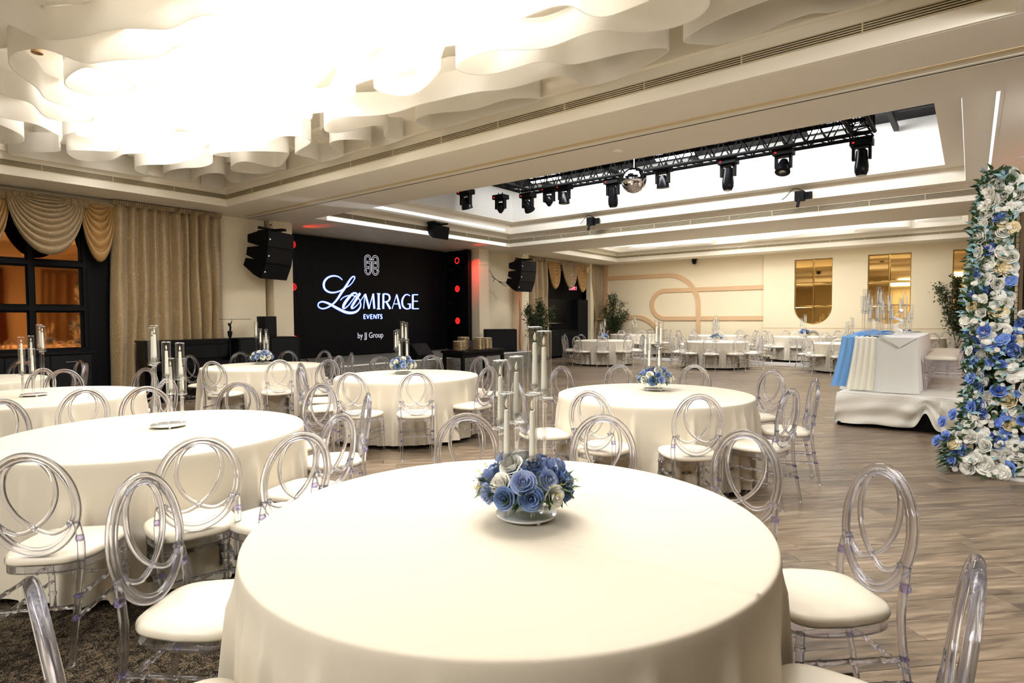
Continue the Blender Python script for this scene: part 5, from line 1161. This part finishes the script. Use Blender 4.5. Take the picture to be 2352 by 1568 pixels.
# ------------------------------------------------------------------ trees
def tree(label, loc, h, spread, nleaf, seed, pot=True, rx=0.0):
    r_ = random.Random(seed); t = thing('potted_tree', label, 'plant', loc)
    b = MB(); tips = []
    for k in range(9):
        a = r_.uniform(0, 6.28); top = h*r_.uniform(.55, .98); sp = spread*r_.uniform(.4, 1.0)*(1 if top < h*.85 else .5)
        P = cat_rom([(0, 0, 0.25), (sp*.18*math.cos(a), sp*.18*math.sin(a), top*.35), (sp*.55*math.cos(a), sp*.55*math.sin(a), top*.7), (sp*math.cos(a), sp*math.sin(a), top)], 4); b.tube(P, [0.016-0.011*i/len(P) for i in range(len(P))], 5); tips += [p for p in P if p.z > h*.35]
    b.obj('trunk', 'bark', t, True)
    f = MB()
    for k in range(nleaf):
        p = r_.choice(tips); off = Vector((r_.gauss(0, .07), r_.gauss(0, .07), r_.gauss(0, .08))); d = Vector((r_.uniform(-1, 1), r_.uniform(-1, 1), r_.uniform(-.6, .8)))
        leaf(f, p+off, d, (r_.uniform(-1, 1), r_.uniform(-1, 1), 1), 0.10, 0.045)
    o = f.obj('foliage', 'treeleaf', t, False, fix=False); o['kind'] = 'stuff'
    b = MB(); b.lathe([(0.13, 0), (0.17, 0.26), (0.18, 0.28), (0.16, 0.28)], 20); b.obj('pot', 'darkgrey', t, 'auto')
tree('dark green potted tree by the subwoofer and the far curtain', (-11.35, 15.85, 0), 2.1, 0.62, 3200, 3)
tree('slender potted tree in the corner before the low tan arch', (-11.3, 21.0, 0.1), 2.35, 0.60, 2200, 8)
tree('tall potted tree before the third gold mirror, behind the flower tower', (-0.30, 21.2, 0.1), 2.65, 0.6, 2600, 12)

# ------------------------------------------------------------------ head table on its platform
t = thing('platform', 'low platform draped in white velvet under the head table', 'platform', (0, 9.1, 0))
b = MB(); b.box(-1.40, 1.5, 0.06, 4.3, 0.0, 0.43); b.obj('deck', 'black', t)
b = MB()
def topfn(u, v): return (-1.43+3.0*u, 0.02+4.3*v, 0.447+0.012*math.sin(v*70+math.sin(u*8)*1.4)*(1 if u > .42 else 0.1)*min(1, v*8)+0.004*math.sin(u*21))
b.grid(topfn, 30, 120); b.obj('top_cloth', 'velvet', t, True, fix=False)
b = MB()
def hem(u):
    g = 0.30
    v = 0.02+0.03*abs(math.sin(u*PI/0.42)) if u < 0.42 else 0.05
    gap = math.exp(-((u-0.335)/0.026)**2)*0.22
    return 0.035+gap+0.02*math.sin(u*9)
def frontfn(u, v):
    x = -1.44+3.0*u; z = 0.45+(hem(u)-0.45)*v
    ph = (u*44+v*4.5*(1 if u < 0.385 else -2.2)); amp = 0.022+0.05*math.exp(-((u-0.36)/0.12)**2)+0.03*math.exp(-((u-0.0)/0.05)**2)
    sw = 0.030*math.sin((v*6+((u-0.0)*(0.385-u)*40 if u < 0.385 else (u-.4)*9))*2)
    return (x-0.03*v*(u < 0.05), -0.0-0.03*math.sin(min(1, v*3)*PI/2)-amp*math.sin(ph)*v-sw*v, z)
b.grid(frontfn, 220, 34); b.obj('front_drape', 'velvet', t, True, fix=False)
b = MB(); b.grid(lambda u, v: (-1.44-0.03*v-0.018*math.sin(u*60)*v, 4.2*u, 0.45-0.41*v), 90, 10); b.obj('side_drape', 'velvet', t, True, fix=False)
b = MB(); b.lathe([(0.03, 0), (0.035, 0.02), (0.03, 0.05)], 12, (-1.40, 0.02, 0)); b.obj('caster', 'black', t)
HX0, HX1, HY0, HY1, HZ = -1.32, -0.56, 9.42, 12.5, 1.19
for k in range(2):
    t = thing('trestle_table', ['front', 'rear'][k]+' trestle table hidden under the white head table cloth', 'table', ((HX0+HX1)/2, HY0+0.78+1.53*k, 0.455))
    b = MB(); b.box(-0.35, 0.35, -0.74, 0.74, 0.69, 0.72); b.obj('tabletop', 'brown', t)
    for sx in (-1, 1):
        for sy in (-1, 1): b = MB(); b.tube([(0.3*sx, 0.66*sy, 0), (0.3*sx, 0.6*sy, 0.69)], 0.013, 6); b.obj('leg', 'darkgrey', t)
def rect_cloth(x0, x1, y0, y1, zt, zb, seed, fl=0.03, amp=0.014):
    r_ = random.Random(seed); per = []; n = 34; m = 90
    per += [(x0+(x1-x0)*i/n, y0, 0, -1) for i in range(n)]+[(x1, y0+(y1-y0)*i/m, 1, 0) for i in range(m)]+[(x1-(x1-x0)*i/n, y1, 0, 1) for i in range(n)]+[(x0, y1-(y1-y0)*i/m, -1, 0) for i in range(m)]
    b = MB(); vs = []; rows = 12; N_ = len(per)
    for j in range(rows+1):
        v = j/rows
        for i, (x, y, nx, ny) in enumerate(per):
            s_ = x+y; f = math.sin(s_*21+seed)+0.6*math.sin(s_*34+1)
            if ny == -1: f *= 0.25
            vs.append((x+nx*(fl*v+amp*f*v), y+ny*(fl*v+amp*f*v), zt-0.004*(v > 0)-(zt-zb)*v))
    fs = [(j*N_+i, (j+1)*N_+i, (j+1)*N_+(i+1) % N_, j*N_+(i+1) % N_) for j in range(rows) for i in range(N_)]
    b.add(vs, fs)
    b.add([(x0, y0, zt), (x1, y0, zt), (x1, y1, zt), (x0, y1, zt)], [(0, 1, 2, 3)])
    return b
o = rect_cloth(HX0, HX1, HY0, HY1, HZ, 0.455, 2).obj('tablecloth', 'white_cloth', None, 'auto', fix=False); tag(o, 'plain white cloth with fold creases on the head table', 'tablecloth')
b = MB()   # overlay corner hanging as a triangle
b.add([(HX0+0.36, HY0-0.012, HZ+0.004), (HX1+0.0, HY0-0.012, HZ+0.004), (HX0+0.57, HY0-0.018, HZ-0.125), (HX0+0.36, HY0+1.2, HZ+0.004), (HX1, HY0+1.2, HZ+0.004)], [(0, 2, 1), (0, 1, 4, 3)]); b.add([(HX0+0.36, HY0-0.020, HZ+0.006), (HX1, HY0-0.020, HZ+0.006), (HX0+0.57, HY0-0.026, HZ-0.127)], [(0, 2, 1)])
o = b.obj('table_overlay', 'white_cloth', None, fix=False); tag(o, 'folded white overlay whose corner hangs over the head table front', 'cloth')
def hang(name, label, x0, x1, m, zb, fl, nf, seed, yoff, cat='cloth', toplen=0.9, left=0.0, flare=0.0):
    def fn(u, v):
        x = x0+(x1-x0)*u
        if v < 0.25: k = v/0.25; return (x, HY0+toplen*(1-k)-0.02*k, HZ+0.012+0.008*math.sin(u*nf*6.28+seed))
        k = (v-0.25)/0.75; w_ = 1+flare*k
        return (x0+(x1-x0)*0.5+((x1-x0)*(u-0.5))*w_-left*(k**1.3), HY0-yoff-fl*k-0.022*math.sin(u*nf*6.28+seed)*(0.3+0.7*k), HZ+0.012-(HZ-zb)*k)
    b = MB(); b.grid(fn, nf*10, 36); o = b.obj(name, m, None, True, fix=False); tag(o, label, cat); return o
hang('table_runner', 'cream pleated runner falling down the head table front', HX0-0.02, HX0+0.30, 'creamcloth', 0.46, 0.06, 5, 1.0, 0.03, left=0.06, flare=0.25)
hang('table_runner', 'sky blue chiffon runner over the left head table corner', HX0-0.11, HX0+0.05, 'bluecloth', 0.50, 0.05, 2, 0.6, 0.06, left=0.11, flare=0.15)
b = MB(); b.grid(lambda u, v: (HX0-0.06+0.30*u+0.1*math.sin(v*9), HY0+0.1+2.2*v, HZ+0.03+0.03*math.sin(u*9+v*7)*math.sin(u*PI)+0.03*math.sin(v*11)), 16, 60); o = b.obj('table_runner', 'bluecloth', None, True, fix=False); tag(o, 'crumpled sky blue chiffon lying along the head table top', 'cloth')
b = MB()
for k in range(78): b.lathe([(0.001, -0.0045), (0.0045, 0), (0.001, 0.0045)], 6, (HX0+0.33+0.012*(k/78), HY0-0.05-0.0004*k, HZ+0.01-k*0.0092))
o = b.obj('bead_garland', 'china', None, True, fix=False); tag(o, 'thin string of white beads down the head table front', 'garland', kind='thing')
hs = [(-1.06, 9.62, 0.2, 1.06, 'nearest front corner of the head table'), (-1.22, 10.35, 1.2, 0.98, 'left side of the head table, second from front'), (-1.08, 11.15, 2.2, 1.0, 'middle of the head table, third from front'), (-0.86, 11.7, 0.9, 0.95, 'rear of the head table, fourth from front'), (-1.16, 12.15, 0.4, 1.0, 'back end of the head table, farthest')]
for x, y, rz, s_, lab in hs: put_stand(x, y, HZ+0.012, rz, 'clear glass candle stand, '+lab, 'candle stands on the head table', (s_, s_, s_))
t = thing('ribbon_ornament', 'white curled ribbon sculpture among the head table candle stands', 'ornament', (-0.92, 11.0, HZ+0.01))
b = MB(); b.lathe([(0.05, 0), (0.05, 0.015), (0.01, 0.02)], 14); b.obj('foot', 'china', t, 'auto')
b = MB(); b.grid(lambda u, v: (0.05*math.cos(v*14)+0.03*u, 0.05*math.sin(v*14), 0.02+0.36*v+0.03*u), 2, 50); b.obj('ribbon', 'white_cloth', t, True, fix=False)
for k in range(5):
    put_chair(-0.30+0.01*math.sin(k*3), 10.08+0.56*k, PI+0.04*math.sin(k*5), ['nearest', 'second', 'third', 'fourth', 'farthest'][k]+' clear acrylic chair in the row behind the head table', 'clear chairs behind the head table', False, 0.455)
# blush slatted backdrop behind the head table
t = thing('backdrop_panel', 'blush slatted backdrop wall behind the head table chairs', 'backdrop panel', (0.78, 9.6, 0.0))
b = MB(); b.box(0.0, 0.05, 0, 4.6, 0.46, 3.55); b.obj('board', 'pink', t)
for k in range(38): b = MB(); y = 0.02+k*0.12; b.box(-0.02, 0.0, y, y+0.07, 0.46, 3.55); b.obj('slat', 'pink', t)
b = MB(); b.box(-0.03, 0.03, 0, 4.6, 3.56, 3.60); b.obj('light_strip', 'stripwarm', t)

# ------------------------------------------------------------------ flower tower
t = thing('flower_tower', 'tall tower of white and blue blooms at the right edge', 'flower arrangement', (0.05, 7.15, 0.0))
ox, oy = 0.05, 7.15
r_ = random.Random(21)
BM = {}
for c, m_ in (('w', 'rose_white'), ('s', 'rose_sky'), ('c', 'rose_cream')):
    BM[c] = [rose_mesh(0.075, 5, 4, m_), bloom_mesh(0.082, 3, m_), rose_mesh(0.062, 9, 4, m_), bloom_mesh(0.095, 7, m_)]
def left(z):    # left edge of the tower, world x, by height
    T_ = [(0, -0.14), (0.25, -0.13), (0.45, -0.02), (0.7, 0.02), (1.0, 0.03), (1.3, 0.0), (1.6, 0.0), (2.0, 0.02), (2.4, 0.05), (2.7, 0.08), (2.8, 0.12)]
    for (a, x0), (b_, x1) in zip(T_, T_[1:]):
        if z <= b_: return x0+(x1-x0)*(z-a)/(b_-a)
    return 0.1
def right(z):
    if z > 2.45: return 0.33
    if z > 1.5: return 0.28
    return 0.95
def depthf(x, z):  # front surface, nearer the room at the foot
    return -0.10-0.12*max(0, 1-z/0.9)-0.06*math.sin(x*9+z*5)
cnt = 0; tries = 0; placed = []
while cnt < 290 and tries < 20000:
    tries += 1; z = r_.uniform(0.05, 2.78); l = left(z); rg = right(z); x = r_.uniform(l, rg)
    if z < 1.5 and x > 0.45 and r_.random() < 0.5: continue
    y = 7.15+depthf(x, z)+r_.uniform(-.03, .05)
    if r_.random() < 0.30: x = l+r_.uniform(-.03, .05); y = 7.15+r_.uniform(-.14, .08)
    md = 0.066 if z > 0.35 else 0.058
    if any((x-p[0])**2+(y-p[1])**2+(z-p[2])**2 < md*md for p in placed): continue
    placed.append((x, y, z)); cnt += 1
    if z < 1.35: c = r_.choices('wsc', (50, 42, 8))[0]
    else: c = r_.choices('wsc', (68, 24, 8))[0]
    if z < 0.22: c = r_.choices('wsc', (88, 10, 2))[0]
    lx = (x-l) < 0.12
    d = Vector((-0.9 if lx else -0.15, -0.8, 0.15))+Vector((r_.uniform(-.5, .5), r_.uniform(-.3, .3), r_.uniform(-.3, .5)))
    o = link('bloom', BM[c][r_.randrange(4)], t, (x-ox, y-oy, z)); o.rotation_euler = d.to_track_quat('Z', 'Y').to_euler(); s_ = r_.uniform(.52, .90); o.scale = (s_,)*3
    o['label'] = {'w': 'white bloom', 's': 'cornflower blue bloom', 'c': 'cream yellow bloom'}[c]
for (x, y, z) in ((-0.24, 7.0, 0.28), (-0.17, 6.95, 0.34), (-0.12, 7.05, 0.54), (-0.20, 7.08, 0.46), (-0.12, 6.92, 0.12)):
    o = link('bloom', BM['s'][1], t, (x-ox, y-oy, z)); o.rotation_euler = Vector((-1, -.6, .3)).to_track_quat('Z', 'Y').to_euler(); o['label'] = 'cornflower blue bloom'; o.scale = (.75,)*3
f = MB(); g = MB(); sm = MB()
for k in range(2600):
    z = r_.uniform(0.03, 2.82); l = left(z); x = r_.uniform(l-.03, right(z)); y = 7.15+depthf(x, z)+r_.uniform(-.04, .10)
    if r_.random() < 0.35: x = l+r_.uniform(-.05, .05); y = 7.15+r_.uniform(-.14, .10)
    d = Vector((r_.uniform(-1, .6), r_.uniform(-1, .3), r_.uniform(-.6, .9))); leaf(f if k % 3 else g, (x-ox, y-oy, z), d, (0, -1, .4), r_.uniform(.05, .10), .032)
for k in range(40):
    d = Vector((-1, -.5, r_.uniform(-.5, .4))); leaf(f, (-0.10-ox+r_.uniform(-.08, .05), 6.98-oy+r_.uniform(-.1, .1), r_.uniform(.05, .35)), d, (0, 0, 1), .10, .05)
src = BM['w'][1]; sv = [v.co.copy() for v in src.vertices]; sf = [tuple(q_.vertices) for q_ in src.polygons]
for k in range(330):   # little filler florets between the big blooms
    z = r_.uniform(0.03, 1.45 if k % 3 else 2.7); l = left(z); x = r_.uniform(l, right(z)); y = 7.15+depthf(x, z)+r_.uniform(-.05, .02)
    mq = Matrix.Translation((x-ox, y-oy, z)) @ Vector((r_.uniform(-.9, .4), -1, r_.uniform(-.3, .6))).to_track_quat('Z', 'Y').to_matrix().to_4x4() @ Matrix.Scale(r_.uniform(.22, .38), 4)
    sm.add([mq @ v for v in sv], sf)
for b_, nm, m_ in ((f, 'foliage', 'leaf'), (g, 'pale_foliage', 'leaf_pale'), (sm, 'filler_florets', 'rose_white')): o = b_.obj(nm, m_, t, False, fix=False); o['kind'] = 'stuff'
wf = MB()
def wire(p0, p1, r=0.0025): wf.tube([p0, p1], r, 4)
for k in range(9): x = -0.0+0.033*k*1.1; wire((x, 0.0, 0.0), (x, 0.0, 2.72))
for k in range(56): z = 0.05*k; wire((0.0 if z > .4 else -.2, 0.0, z), (0.30, 0.0, z))
for k in range(28): z = 0.05+0.052*k*1.85; wire((0.30, 0.0, z), (0.30, 0.35, z))
o = wf.obj('wire_mesh', 'darkgrey', t); o['kind'] = 'stuff'
b = MB()
for (x, y) in ((0.0, 0.02), (0.30, 0.0), (0.30, 0.16), (0.0, 0.16)): b.box(x-0.012, x+0.012, y-0.012, y+0.012, 0.0, 2.72)
b.obj('frame_post', 'bark', t)
b = MB(); b.box(0.12, 1.0, -0.24, 0.4, 0.0, 0.025); b.obj('base_board', 'switch', t)
b = MB(); b.box(0.06, 0.26, 0.03, 0.14, 0.03, 2.6); b.obj('core', 'leaf', t)
b = MB(); b.box(0.34, 1.0, 0.06, 0.32, 0.03, 1.40); b.obj('core', 'leaf', t)
t = thing('green_panel_frame', 'wire mesh frame with bright green panels beside the flower tower', 'decor frame', (0.38, 7.32, 0.0))
for k in range(5): b = MB(); b.box(0.03+0.002*k, 0.16, 0.0, 0.02, 1.45+0.20*k, 1.63+0.20*k); b.obj('panel', 'moss', t)
b = MB()
for k in range(14): b.tube([(0.0+0.05*k, -0.01, 0), (0.0+0.05*k, -0.01, 2.48)], 0.0025, 4)
for k in range(50): b.tube([(0.0, -0.01, 0.05*k), (0.66, -0.01, 0.05*k)], 0.0025, 4)
o = b.obj('wire_mesh', 'darkgrey', t); o['kind'] = 'stuff'
for x in (0.0, 0.66): b = MB(); b.box(x-0.015, x+0.015, 0.0, 0.03, 0, 2.48); b.obj('post', 'bark', t)
